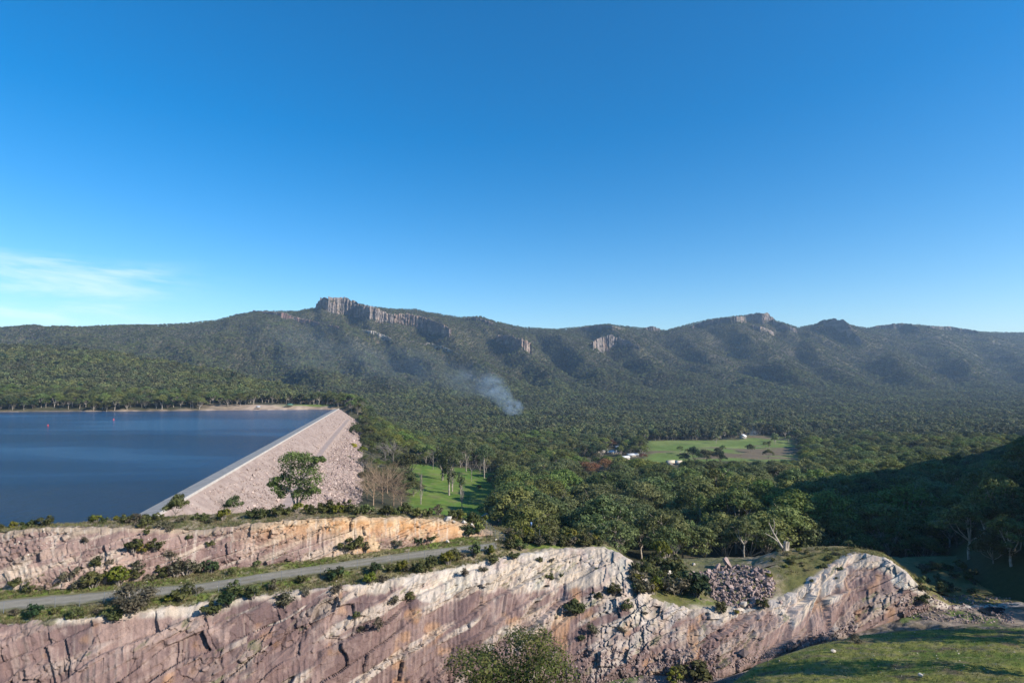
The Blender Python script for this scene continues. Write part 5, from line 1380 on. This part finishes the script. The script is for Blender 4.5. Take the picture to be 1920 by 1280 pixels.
shrub(*z1(512, 858), 86, 'y', '', 1.0, 'big rounded yellow green bush beside the gravel road', False)
shrub(*z1(900, 800), 55, 'd', '', 1.0, 'round dark green bush at the foot of the upper rock face', False)
for (x, y, h, k) in ((430, 705, 60, 'o'), (470, 712, 40, 'g'), (385, 715, 50, 'o'), (690, 692, 42, 'd'), (905, 652, 52, 'd'), (750, 672, 30, 'o'), (610, 690, 30, 'g'), (960, 640, 50, 'e')):
    shrub(*z2(x, y), h, k, VG)
FR = 'between gravel road and quarry cliff'
for (x, y, h, k) in ((480, 1012, 60, 'o'), (320, 1002, 50, 'o'), (130, 1002, 60, 'd'), (725, 932, 35, 'y'), (780, 927, 72, 'o'), (850, 892, 40, 'g'), (905, 987, 58, 'o'), (1010, 902, 58, 'o'), (985, 947, 66, 'd'), (1085, 917, 58, 'e'), (1290, 852, 40, 'o'), (1170, 882, 50, 'g'), (1310, 907, 40, 'g'), (1440, 837, 58, 'o'), (1220, 952, 58, 'g'), (630, 945, 46, 'o'), (420, 985, 34, 'g'), (235, 985, 34, 'o'), (60, 990, 30, 'g')):
    shrub(*z1(x, y), h, k, FR)
(tv, tf), (lv, lf, ti) = shrub_parts(799, 1.6, 2.6, 20, 110, .075, .75)
SH['f'] = [(mesh_np('feather_stem', tv, tf, M['twig']), mesh_np('feather_leaves', lv, lf, M['greybush'], tint=ti))]; ADJ['f'] = 'feathery grey'
shrub(*z1(560, 968), 105, 'f', '', 1.2, 'very wide feathery grey bush half covering the gravel road edge', False)
for (x, y, h, k) in ((340, 838, 62, 'd'), (195, 852, 35, 'o'), (505, 815, 55, 'd'), (495, 855, 48, 'y'), (630, 805, 50, 'y'), (575, 805, 40, 'o'), (690, 805, 45, 'o'), (720, 805, 50, 'o'), (755, 785, 55, 'e'), (850, 752, 55, 'o'), (645, 927, 45, 'o'), (590, 937, 40, 'g'), (895, 822, 35, 'g'), (975, 802, 30, 'g'), (1020, 768, 40, 'o'), (1105, 748, 35, 'o'), (1090, 708, 40, 'o'), (1135, 708, 45, 'e'), (1000, 725, 40, 'y'), (880, 745, 30, 'g'), (660, 800, 40, 'g'), (540, 845, 36, 'g')):
    shrub(*z2(x, y), h, k, FR)
shrub(*z2(825, 772), 56, 'y', '', 1.0, 'brightest yellow flowering bush at the cliff rim', False)
shrub(*z2(935, 735), 56, 'e', '', 1.0, 'round green bush at the end of the gravel road', False)
CL = 'clinging to the pale quarry cliff'
for (x, y, h, k) in ((430, 997, 25, 'o'), (450, 1062, 30, 'g'), (525, 1047, 48, 'g'), (345, 892, 40, 'g'), (120, 947, 55, 'g'), (1260, 837, 30, 'o'), (1310, 822, 15, 'o'), (1370, 977, 60, 'o'), (1215, 760, 22, 'o'), (1265, 760, 22, 'g')):
    shrub(*z2(x, y), h, k, CL)
for (x, y, h, k) in ((265, 985, 62, 'o'), (365, 917, 32, 'o'), (437, 893, 42, 'o'), (495, 968, 45, 'o'), (345, 1063, 46, 'g'), (470, 1060, 30, 'g'), (300, 1095, 26, 'e'), (360, 792, 12, 'o'), (570, 985, 20, 'g'), (120, 760, 20, 'g'), (895, 975, 48, 'o'), (1075, 955, 42, 'o'), (960, 985, 22, 'y')):
    shrub(*z3(x, y), h, k, CL)
SC_ = 'in the scrub behind the pale cliff top'
for i in range(58):
    px = random.uniform(955, 1125); t_ = (px - 955) / 170
    shrub(px, random.uniform(998, 1022) + 4 * t_, random.uniform(12, 24) * 2.2, random.choice('oooggey'), SC_)
NT = 'in the scrubby notch between the cliffs'
for i in range(34):
    shrub(random.uniform(1188, 1285), random.uniform(1052, 1118), random.uniform(12, 26) * 2.2, random.choice('ooygoe'), NT)
shrub(1303, 1118, 105, 'd', '', 1.15, 'large dense dark round bush beside the tipped rock pile', False)
shrub(1268, 1112, 88, 'g', '', 1.2, 'brownish grey bush behind the large dark round bush', False)
KN = 'on the grassy outcrop knoll'
for i in range(26):
    shrub(random.uniform(1425, 1580), random.uniform(1030, 1090), random.uniform(4, 10) * 2.2, random.choice('oogy'), KN, 1.3)
for i in range(34):
    shrub(random.uniform(1722, 1830), random.uniform(1062, 1112), random.uniform(14, 40), random.choice('oogde'), 'in the gully right of the outcrop')
shrub(1730, 1130, 42, 'e', '', .9, 'small green bush at the right end of the outcrop', False)
shrub(1605, 1205, 37, 'g', '', 1.4, 'brown dry tuft on the sunny grass bench', False)
shrub(1300, 1272, 71, 'o', '', 1.5, 'dark olive bush on the pit floor below the cliff notch', False)
shrub(1270, 1278, 58, 'y', '', 1.3, 'yellowish bush on the pit floor below the cliff notch', False)

# ------------------------------------------------------------------ trees that stand apart near the viewer
def lone_parts():
    r = np.random.default_rng(77); tb = MB(); cen = []; rad = []
    lobes = [(125, 300, 34), (160, 289, 28), (195, 305, 34), (235, 310, 30), (264, 307, 18), (130, 345, 38), (180, 350, 42), (230, 355, 36), (75, 402, 20), (105, 385, 30), (93, 422, 27), (140, 400, 40), (190, 400, 42), (237, 395, 36), (120, 442, 26), (166, 447, 24), (214, 440, 28), (243, 424, 22)]
    for (u, v, q) in lobes:
        for k in range(3):
            x, z, rr = (u - 168) / 17.5 + r.normal(0, .35), (512 - v) / 17.5 + r.normal(0, .35), q / 17.5 * r.uniform(.72, .95)
            cen.append((x, (k - 1) * 2.5 * (1 - .05 * abs(x)) + r.normal(0, .5), z)); rad.append(rr)
    for (x1, y1, z1_) in ((-1.7, .2, 4.6), (.5, -.4, 5.4), (2.0, .5, 4.4)):
        tb.tube([(x1 * .08, 0, -.6), (x1 * .4, y1 * .4, 1.9), (x1, y1, z1_)], [.34, .26, .17], 6)
        for c_ in [c for c in cen if abs(c[0] - x1 * 1.6) < 3.2][::3]:
            m_ = (.5 * (x1 + c_[0]), .5 * (y1 + c_[1]), .45 * z1_ + .55 * c_[2] - .3)
            tb.tube([(x1, y1, z1_), m_, c_], [.13, .08, .03], 4)
    V, Fc, ti = clump_leaves(r, cen, rad, 120, .36, .82)
    return tb.arrays(), (V, Fc, ti)
HERO = two('lone_gum', lone_parts(), M['bark'], M['herogum'])
p = pick_near(556, 944)
plant('gum_tree', 'lone leafy gum tree standing in front of the pink dam face', 'tree', None, HERO, p - Vector((0, 0, .3)), 108 / F * p.y / 13.9, rz=0.0)
HERO2 = two('sapling', gum_parts(802, 5, 4.6, .1, 6, 6, 70, .24, flat=.9, zlo=.35, dome=.2), M['bark'], M['gum'])
p = pick_near(328, 968)
plant('gum_sapling', 'small leafy gum sapling beside the near end of the dam crest', 'tree', None, HERO2, p - Vector((0, 0, .1)), 40 / F * p.y / 4.8)
p = pick_near(435, 962); plant('gum_sapling', 'rounded green bushy sapling on the bank top below the dam face', 'tree', None, HERO2, p - Vector((0, 0, .1)), 32 / F * p.y / 4.8)
p = pick_near(420, 960); plant('bare_bush', 'grey leafless bush on the bank top beside the rounded sapling', 'bush', None, (BARE[1][0], BARE[1][1]), p, 34 / F * p.y / 13)
p = pick_near(1592, 1024)
UM = two('umbrella_tree', gum_parts(803, 3, 2.6, .55, 4, 4, 60, .16, flat=.5), M['darkbark'], M['gum'])
plant('umbrella_tree', 'tiny umbrella shaped tree on the outcrop skyline', 'tree', None, UM, p - Vector((0, 0, .3)), 17 / F * p.y / 2.9)
# the broken trunk on the knoll, with its leaning dead limb
p = pick_near(1472, 1031)
o = empty('broken_trunk', 'thick split stump with a pale leaning dead limb on the knoll', 'stump', p)
mb = MB()
mb.tube([(0, 0, -.4), (.05, 0, 1.0), (.25, 0, 2.3)], [.75, .5, .42], 7); mb.tube([(.5, .1, -.4), (.75, .1, 1.1), (.95, .1, 2.1)], [.5, .42, .36], 7)
mb.obj('stump', M['bark'], o)
mb = MB(); mb.tube([(-.4, 0, .1), (-1.6, -.2, 2.0), (-3.0, 0, 4.6), (-3.9, .2, 7.0)], [.35, .28, .18, .07], 6)
mb.tube([(-1.6, -.2, 2.0), (-3.4, -.5, 3.4), (-5.2, -.4, 4.4)], [.16, .11, .04], 5); mb.tube([(-3.0, 0, 4.6), (-2.4, .2, 6.4), (-2.6, .3, 8.0)], [.13, .09, .03], 5); mb.tube([(-2.4, 0, 3.4), (-1.7, .3, 5.0)], [.1, .03], 5)
mb.obj('dead_limb', M['bark'], o)
mb = MB(); mb.tube([(-.6, -.3, -.3), (-.5, -.3, .7)], [.3, .18], 6); mb.obj('root', M['darkbark'], o)
p = pick_near(1482, 1036)
plant('gum_tree', 'leafy gum tree rising just behind the split stump on the knoll', 'tree', None, GUMS[2], Vector((p.x - 3, p.y + 22, ground_z(p.x - 3, p.y + 22))), .58)
# dead bush on the grass bench
p = pick(1440, 1248); plant('dead_bush', 'small grey dead bush on the mossy grass bench', 'bush', None, DEAD, p, 26 / F * p.y / 1.6)
# the tree whose top rises in front of the quarry cliff
yb_ = 47.0; xb_ = 0.4
zb_ = ground_z(xb_, yb_)
ztop = -453 / F * yb_
FT = two('red_tipped_tree', gum_parts(811, 12, 10.2, .42, 8, 8, 215, .15, flat=.6, lean=.05, dome=.12), M['darkbark'], M['redtip'])
plant('gum_tree', 'leafy reddish tipped gum top rising in front of the quarry cliff', 'tree', None, FT, (xb_, yb_, zb_ - .3), ((1.0), 1.0, (ztop - zb_) / 11.3), rz=.6)

# ------------------------------------------------------------------ stones
STN = [rock_mesh('stone', 820 + i, M['pilerock'], 1, rb.uniform(.65, 1.2, 3)) for i in range(7)]
PSTN = [rock_mesh('pale_boulder', 840 + i, M['palerock'], 2, rb.uniform(.75, 1.2, 3)) for i in range(4)]
poly = [(1288, 1078), (1330, 1068), (1385, 1060), (1435, 1064), (1452, 1085), (1456, 1112), (1432, 1130), (1400, 1142), (1370, 1138), (1335, 1122), (1322, 1100)]
def inside(px, py):
    c_ = False; j = len(poly) - 1
    for i in range(len(poly)):
        (xi, yi), (xj, yj) = poly[i], poly[j]
        if (yi > py) != (yj > py) and px < (xj - xi) * (py - yi) / (yj - yi) + xi: c_ = not c_
        j = i
    return c_
k = 0; tries = 0; smallp = []
while k < 285 and tries < 6000:
    tries += 1
    px, py = random.uniform(1285, 1458), random.uniform(1060, 1143)
    if not inside(px, py): continue
    p = pick(px, py)
    if p is None or p.y > 175: continue
    s_ = random.lognormvariate(-.75, .38)
    o = link('rock', random.choice(STN)); o.location = p + Vector((0, 0, random.uniform(-.1, .55))); o.scale = (s_ * random.uniform(.8, 1.3), s_ * random.uniform(.8, 1.2), s_ * random.uniform(.7, 1.1)); o.rotation_euler = (random.uniform(0, 6.28), random.uniform(0, 6.28), random.uniform(0, 6.28))
    tag(o, 'angular mauve grey rock in the tipped rock pile', 'rock', 'rocks of the tipped rock pile'); k += 1
small = []
while len(small) < 900:
    px, py = random.uniform(1280, 1462), random.uniform(1057, 1146)
    if inside(px, py):
        p = pick(px, py)
        if p is not None and p.y < 175: small.append((p.x, p.y, p.z + random.uniform(-.05, .25)))
st_coll = proto_collection('small_stones', [rock_mesh('small_stone', 860 + i, M['pilerock'], 1, rb.uniform(.65, 1.2, 3)) for i in range(5)])
pst_coll = proto_collection('pale_stones', [rock_mesh('pale_small_stone', 870 + i, M['palerock'], 1, rb.uniform(.65, 1.2, 3)) for i in range(4)])
def stones(name, pts, lo, hi, coll, label, mat):
    n = len(pts); pts = np.array(pts)
    o = scatter(name, pts, rng.uniform(lo, hi, n)[:, None] * rng.uniform(.7, 1.2, (n, 3)), rng.uniform(0, 6.28, (n, 3)), rng.integers(0, len(coll.objects), n), coll, mat)
    return tag(o, label, 'rubble')
stones('small_rubble', small, .16, .42, st_coll, 'small broken stones filling the tipped rock pile', M['pilerock'])
def pts_in(n, x0, x1, y0, y1, f=lambda a, b: True, lift=0.0):
    out = []; tr_ = 0
    while len(out) < n and tr_ < n * 6:
        tr_ += 1
        px, py = random.uniform(x0, x1), random.uniform(y0, y1)
        if not f(px, py): continue
        p = pick(px, py)
        if p is not None and p.y < 200: out.append((p.x, p.y, p.z + lift))
    return out
stones('pit_rubble', pts_in(900, 1080, 1345, 1215, 1280) + pts_in(420, 1345, 1600, 1160, 1250, lambda a, b: b > 1250 - (a - 1345) * .33 and b < 1262 - (a - 1345) * .31), .07, .34, st_coll, 'broken mauve stones strewn over the pit floor', M['pilerock'])
stones('creek_stones', pts_in(900, 1690, 1900, 1115, 1168, lambda a, b: abs(b - (1126 + (a - 1700) * .13)) < 30), .08, .36, st_coll, 'grey stones lying along the creek bed', M['palerock'])
stones('ledge_stones', pts_in(320, 0, 925, 985, 1110), .05, .2, pst_coll, 'loose pale stones on the road verge and upper face', M['palerock'])
stones('grass_stones', pts_in(130, 1400, 1910, 1180, 1275), .04, .16, pst_coll, 'small pale stones lying in the mossy grass', M['palerock'])
def boulder(px, py, wpx, label, mat='pale', flat=.8):
    p = pick(px, py); w = wpx / F * p.y
    me = random.choice(PSTN if mat == 'pale' else STN)
    o = link('boulder', me); o.location = p + Vector((0, 0, w * .22)); o.scale = (w * .52, w * .5, w * .5 * flat); o.rotation_euler = (random.uniform(-.3, .3), random.uniform(-.3, .3), random.uniform(0, 6))
    return tag(o, label, 'boulder')
boulder(840, 976, 15, 'large pale rounded boulder on the ochre end of the upper bank')
boulder(851, 980, 9, 'cracked pale boulder leaning beside the large rounded boulder')
boulder(870, 981, 10, 'whitish boulder second from the end of the ochre bank')
boulder(886, 985, 9, 'pinkish upright boulder at the end of the ochre bank')
boulder(839, 1017, 9, 'single small white boulder lying on the road verge')
boulder(1395, 1136, 17, 'pale grey slab shaped boulder at the foot of the rock pile')
boulder(1213, 1056, 18, 'pale blocky boulder at the top of the notch')
boulder(1256, 1078, 15, 'light grey boulder beside the brown bush in the notch')
boulder(1365, 1062, 28, 'big dark boulder at the top of the rock pile', 'dark', .9)
boulder(1464, 1132, 11, 'dark boulder in the grass right of the rock pile', 'dark')
boulder(1440, 1100, 16, 'large grey boulder at the right side of the rock pile', 'dark')
boulder(1405, 1105, 15, 'dark squarish boulder in the middle of the rock pile', 'dark')
boulder(1310, 1090, 11, 'pale boulder at the upper left of the rock pile')
boulder(1562, 1222, 9, 'small white stone on the sunny grass bench')
boulder(1727, 1268, 12, 'pale flat stone near the lower edge of the grass bench')
boulder(1600, 1168, 12, 'grey slab lying against the foot of the right outcrop', 'dark', .4)
boulder(1632, 1165, 10, 'second grey slab against the foot of the right outcrop', 'dark', .4)
boulder(930, 1013, 6, 'low pale stone beside the end of the fence')
boulder(1395, 1228, 20, 'dark broken boulder on the lip of the grass bench', 'dark')
boulder(1300, 1060, 10, 'pale stone at the edge of the small green flat')
# logs on the grass
p = pick(1470, 1262); mb = MB(); mb.tube([(0, 0, .1), (.9, -.6, .18), (1.5, -1.5, .12)], [.09, .07, .03], 5); o = mb.obj('fallen_branch', M['twig']); o.location = p; tag(o, 'bent grey fallen branch on the mossy grass', 'branch')

# creek
q = [pick(*a) for a in ((1835, 1144), (1855, 1140), (1880, 1141), (1898, 1147), (1893, 1154), (1866, 1156), (1845, 1151))]
zc = sum(a.z for a in q) / len(q) + .12
me = bpy.data.meshes.new('creek'); me.from_pydata([(a.x, a.y, zc) for a in q], [], [tuple(range(len(q)))]); me.materials.append(M['creek']); me.update()
link('creek', me)['kind'] = 'structure'

# ------------------------------------------------------------------ grass tufts
def tuft_mesh(seed, mat, n=9, h=.3, spread=.16):
    r = np.random.default_rng(seed); V = []; Fc = []
    for i in range(n):
        b = r.normal(0, spread * .5, 2); d = r.normal(0, .5, 2); a = r.uniform(0, 3.14); w = .022
        t = (b[0] + d[0] * h, b[1] + d[1] * h, h * r.uniform(.6, 1.1)); c_, s_ = math.cos(a) * w, math.sin(a) * w
        k = len(V); V += [(b[0] - c_, b[1] - s_, -.03), (b[0] + c_, b[1] + s_, -.03), (t[0] + c_ * .3, t[1] + s_ * .3, t[2]), (t[0] - c_ * .3, t[1] - s_ * .3, t[2])]; Fc.append((k, k + 1, k + 2, k + 3))
    return mesh_np('tuft', V, Fc, mat, tint=r.random(n))
M['drygrass'] = mat_leaf('dry_grass', (0.13, 0.11, 0.05), (0.21, 0.18, 0.085), (0.30, 0.26, 0.13), .2)
M['greengrass'] = mat_leaf('green_grass', (0.05, 0.075, 0.015), (0.085, 0.12, 0.025), (0.14, 0.17, 0.04), .25)
tf_coll = proto_collection('tufts', [tuft_mesh(880 + i, M['drygrass'] if i < 3 else M['greengrass']) for i in range(6)])
def tufts(name, n, f, lo, hi, label, green):
    pts = []; tr_ = 0
    while len(pts) < n and tr_ < n * 5:
        tr_ += 1
        a = f()
        if a is None: continue
        pts.append(a)
    pts = np.array(pts); n = len(pts)
    idx = np.where(rng.random(n) < green, 3 + rng.integers(0, 3, n), rng.integers(0, 3, n))
    o = scatter(name, pts, rng.uniform(lo, hi, n), rot_z(n), idx, tf_coll, M['drygrass']); tag(o, label, 'grass')
def f_verge():
    px = random.uniform(-20, 960); y0 = float(ev(C1, px)[0]); y1_ = float(ev(U0, px)[0]); y = random.uniform(y0 + .6, y1_)
    r0, r1 = float(ev(R0, px)[0]), float(ev(R1, px)[0])
    if r0 - .2 < y < r1 + .2 and px < 930: return None
    x = (px - 960) / F * y; h = BVH.ray_cast(Vector((x, y, 50)), Vector((0, 0, -1)))
    return None if h[0] is None else tuple(h[0])
tufts('verge_grass', 5200, f_verge, .7, 1.7, 'dry and green grass tufts along both road verges', .4)
def f_bank():
    px = random.uniform(-20, 1700); y0 = float(ev(U1, px)[0]); y1_ = float(ev(U2, px)[0])
    if 1285 < px < 1445: return None
    y = random.uniform(y0 - (6 if px > 1440 else 0), y1_); x = (px - 960) / F * y; h = BVH.ray_cast(Vector((x, y, 50)), Vector((0, 0, -1)))
    return None if h[0] is None else tuple(h[0])
tufts('bank_grass', 4200, f_bank, .8, 1.8, 'dry grass tufts on the bank tops and knoll', .3)
def f_bench():
    p = pick(random.uniform(1350, 1915), random.uniform(1170, 1279))
    return tuple(p) if p is not None and p.y < 118 else None
tufts('bench_grass', 5200, f_bench, .25, .7, 'short mossy grass covering the bench', .75)

# ------------------------------------------------------------------ fence, sign poles, buoys
fo = pick(2, 1138)
fence = empty('chain_link_fence', 'tall chain link fence along the near edge of the gravel road', 'fence', fo)
fx = []
s_acc = 0; lastp = None
for px in np.arange(-60, 921, 1.0):
    y = float(ev(R0, px)[0]) - .5; x = (px - 960) / F * y; p = Vector((x, y, 0))
    if lastp is None or (p - lastp).length > 3.6:
        h = BVH.ray_cast(Vector((x, y, -20)), Vector((0, 0, -1)))
        p.z = h[0].z if h[0] is not None else -38.8
        fx.append(p.copy()); lastp = Vector((x, y, 0))
pm_ = MB(); pm_.tube([(0, 0, -.3), (0, 0, 2.15)], [.045, .04], 6); postm = pm_.mesh('post', M['steel'])
for p in fx: q = link('post', postm, fence); q.location = p - fo
wire = MB(); rail = MB()
def panel(a, b, wr, rl, hgt=2.05, step=.34):
    d = b - a; L_ = Vector((d.x, d.y, 0)).length
    rl.tube([tuple(a + Vector((0, 0, hgt))), tuple(b + Vector((0, 0, hgt)))], [.022, .022], 3)
    rl.tube([tuple(a + Vector((0, 0, .12))), tuple(b + Vector((0, 0, .12)))], [.008, .008], 3)
    n = int((L_ + hgt) / step)
    for sgn in (1, -1):
        for i in range(n + 1):
            u0 = -hgt + i * step; u1 = u0 + hgt
            a0, a1 = max(0, u0), min(L_, u1)
            if a1 - a0 < .05: continue
            z0, z1_ = a0 - u0 , a1 - u0
            if sgn < 0: z0, z1_ = hgt - z0, hgt - z1_
            wr.tube([tuple(a + d * (a0 / L_) + Vector((0, 0, z0 + .05))), tuple(a + d * (a1 / L_) + Vector((0, 0, z1_ + .05)))], [.0042, .0042], 3)
for a, b in zip(fx[:-1], fx[1:]): panel(a - fo, b - fo, wire, rail)
rail.obj('rail', M['steel'], fence); w_ = wire.obj('wire_mesh', M['steel'], fence); w_['kind'] = 'stuff'
# the panel that closes the road's end
ga, gb_ = pick(946, 1018), Vector((0, 0, 0))
gb_ = Vector(((905 - 960) / F * 150.0, 150.0, -37))
gate = empty('end_fence', 'short chain link fence closing the end of the gravel road', 'fence', ga)
n_ = 6; wire = MB(); rail = MB(); pp = []
for i in range(n_):
    t_ = i / (n_ - 1); x, y = ga.x + (gb_.x - ga.x) * t_, ga.y + (gb_.y - ga.y) * t_
    pp.append(Vector((x, y, ground_z(x, y))) - ga)
    q = link('post', postm, gate); q.location = pp[-1]
for a, b in zip(pp[:-1], pp[1:]): panel(a, b, wire, rail, step=.16)
rail.obj('rail', M['steel'], gate); wire.obj('wire_mesh', M['steel'], gate)['kind'] = 'stuff'
p = pick(996, 1006)
o = empty('sign_pole', 'grey pole with a small blue sign in the scrub above the cliff', 'sign', p)
mb = MB(); mb.tube([(0, 0, -.3), (0, 0, 3.6)], [.06, .05], 6); mb.obj('pole', M['steel'], o)
mb = MB(); mb.box((0, -.08, 3.25), (.42, .05, .8)); mb.obj('sign_plate', M['bluesign'], o)
p = pick(1012, 1008); mb = MB(); mb.tube([(0, 0, -.2), (0, 0, 2.1)], [.06, .05], 6); o = mb.obj('post', M['steel']); o.name = 'lone_post'; o.location = p; tag(o, 'short bare grey post standing in the scrub right of the sign', 'post')
def buoy(px, py, label):
    ux, uz = ray(px, py); y = WATER / float(uz)
    o = empty('buoy', label, 'buoy', (float(ux) * y, y, WATER + .35))
    import bmesh
    bm = bmesh.new(); bmesh.ops.create_icosphere(bm, subdivisions=2, radius=.65); me = bpy.data.meshes.new('float'); bm.to_mesh(me); bm.free(); me.materials.append(M['buoy'])
    link('float', me, o); mb = MB(); mb.tube([(0, 0, .7), (0, 0, 1.5)], [.12, .08], 6); mb.obj('top_mark', M['buoy'], o)
buoy(90, 798, 'red buoy on the lake, the nearer and further left of two')
buoy(213, 787, 'red buoy on the lake, the farther and smaller of two')
# dark tarred end wall beside the far end of the dam
# ------------------------------------------------------------------ smoke and haze
def smoke(px, py, y, rx, rz_, dens, seed, label, tilt=0.0):
    ux, uz = ray(px, py)
    import bmesh
    bm = bmesh.new(); bmesh.ops.create_icosphere(bm, subdivisions=3, radius=1.0); me = bpy.data.meshes.new('smoke'); bm.to_mesh(me); bm.free()
    m, n, l, p = new_mat('smoke_%d' % seed); n.remove(p)
    pv = n.new('ShaderNodeVolumePrincipled'); pv.inputs['Color'].default_value = (.60, .80, 1, 1); pv.inputs['Anisotropy'].default_value = 0.0
    tc = n.new('ShaderNodeTexCoord'); gr = n.new('ShaderNodeTexGradient'); gr.gradient_type = 'SPHERICAL'
    no = n.new('ShaderNodeTexNoise'); no.inputs['Scale'].default_value = 1.7; no.inputs['Detail'].default_value = 5; no.inputs['Roughness'].default_value = .6; no.inputs['Distortion'].default_value = .8
    mp = n.new('ShaderNodeMapping'); mp.inputs['Location'].default_value = (seed * 3.1, seed * 1.7, 0)
    mr = n.new('ShaderNodeMapRange'); mr.inputs['From Min'].default_value = .40; mr.inputs['From Max'].default_value = .68
    ml = n.new('ShaderNodeMath'); ml.operation = 'MULTIPLY'; ml2 = n.new('ShaderNodeMath'); ml2.operation = 'MULTIPLY'; ml2.inputs[1].default_value = dens * 2.3
    l.new(tc.outputs['Object'], gr.inputs[0]); l.new(tc.outputs['Object'], mp.inputs[0]); l.new(mp.outputs[0], no.inputs['Vector']); l.new(no.outputs['Fac'], mr.inputs['Value'])
    l.new(gr.outputs['Fac'], ml.inputs[0]); l.new(mr.outputs[0], ml.inputs[1]); l.new(ml.outputs[0], ml2.inputs[0]); l.new(ml2.outputs[0], pv.inputs['Density'])
    l.new(pv.outputs[0], n['Material Output'].inputs['Volume']); me.materials.append(m)
    o = link('smoke', me); o.location = (float(ux) * y, y, float(uz) * y); o.scale = (rx, rx * .7, rz_); o.rotation_euler = (0, tilt, 0); o['kind'] = 'stuff'
    tag(o, label, 'smoke', 'smoke over the forest')
smoke(962, 764, 1250, 26, 22, .055, 1, 'dense bluish smoke at its source in the forest')
smoke(946, 748, 1252, 24, 34, .032, 2, 'rising bluish smoke just above the source', -.35)
smoke(925, 728, 1262, 44, 36, .020, 3, 'broad bluish puff of smoke over the forest', .5)
smoke(880, 712, 1330, 78, 50, .0034, 4, 'thin drifting smoke beyond the broad puff')
smoke(770, 690, 1520, 190, 75, .00075, 5, 'faint veil of smoke drifting across the lower slopes', .25)
smoke(600, 655, 1900, 300, 110, .0004, 6, 'very faint veil of smoke below the summit cliffs', .2)
smoke(1410, 812, 1010, 14, 14, .03, 7, 'small blue wisp of smoke beside the farmhouse')
# the air between here and the range
hv = [(-6500, -360, -170), (7500, -360, -170), (7500, 6900, -170), (-6500, 6900, -170), (-6500, -360, 620), (7500, -360, 620), (7500, 6900, 620), (-6500, 6900, 620)]
me = bpy.data.meshes.new('haze'); me.from_pydata(hv, [], [(0, 3, 2, 1), (4, 5, 6, 7), (0, 1, 5, 4), (1, 2, 6, 5), (2, 3, 7, 6), (3, 0, 4, 7)])
mh, n, l, p = new_mat('haze_air'); n.remove(p)
pv = n.new('ShaderNodeVolumePrincipled'); pv.inputs['Color'].default_value = (.50, .72, 1.0, 1); pv.inputs['Density'].default_value = HAZE; pv.inputs['Anisotropy'].default_value = 0.2
l.new(pv.outputs[0], n['Material Output'].inputs['Volume']); me.materials.append(mh); me.update()
hz_ = link('haze', me); hz_['kind'] = 'stuff'
hz_.display_type = 'WIRE'
for o_ in list(COL.objects):
    if o_.type == 'EMPTY' and not o_.children: bpy.data.objects.remove(o_)
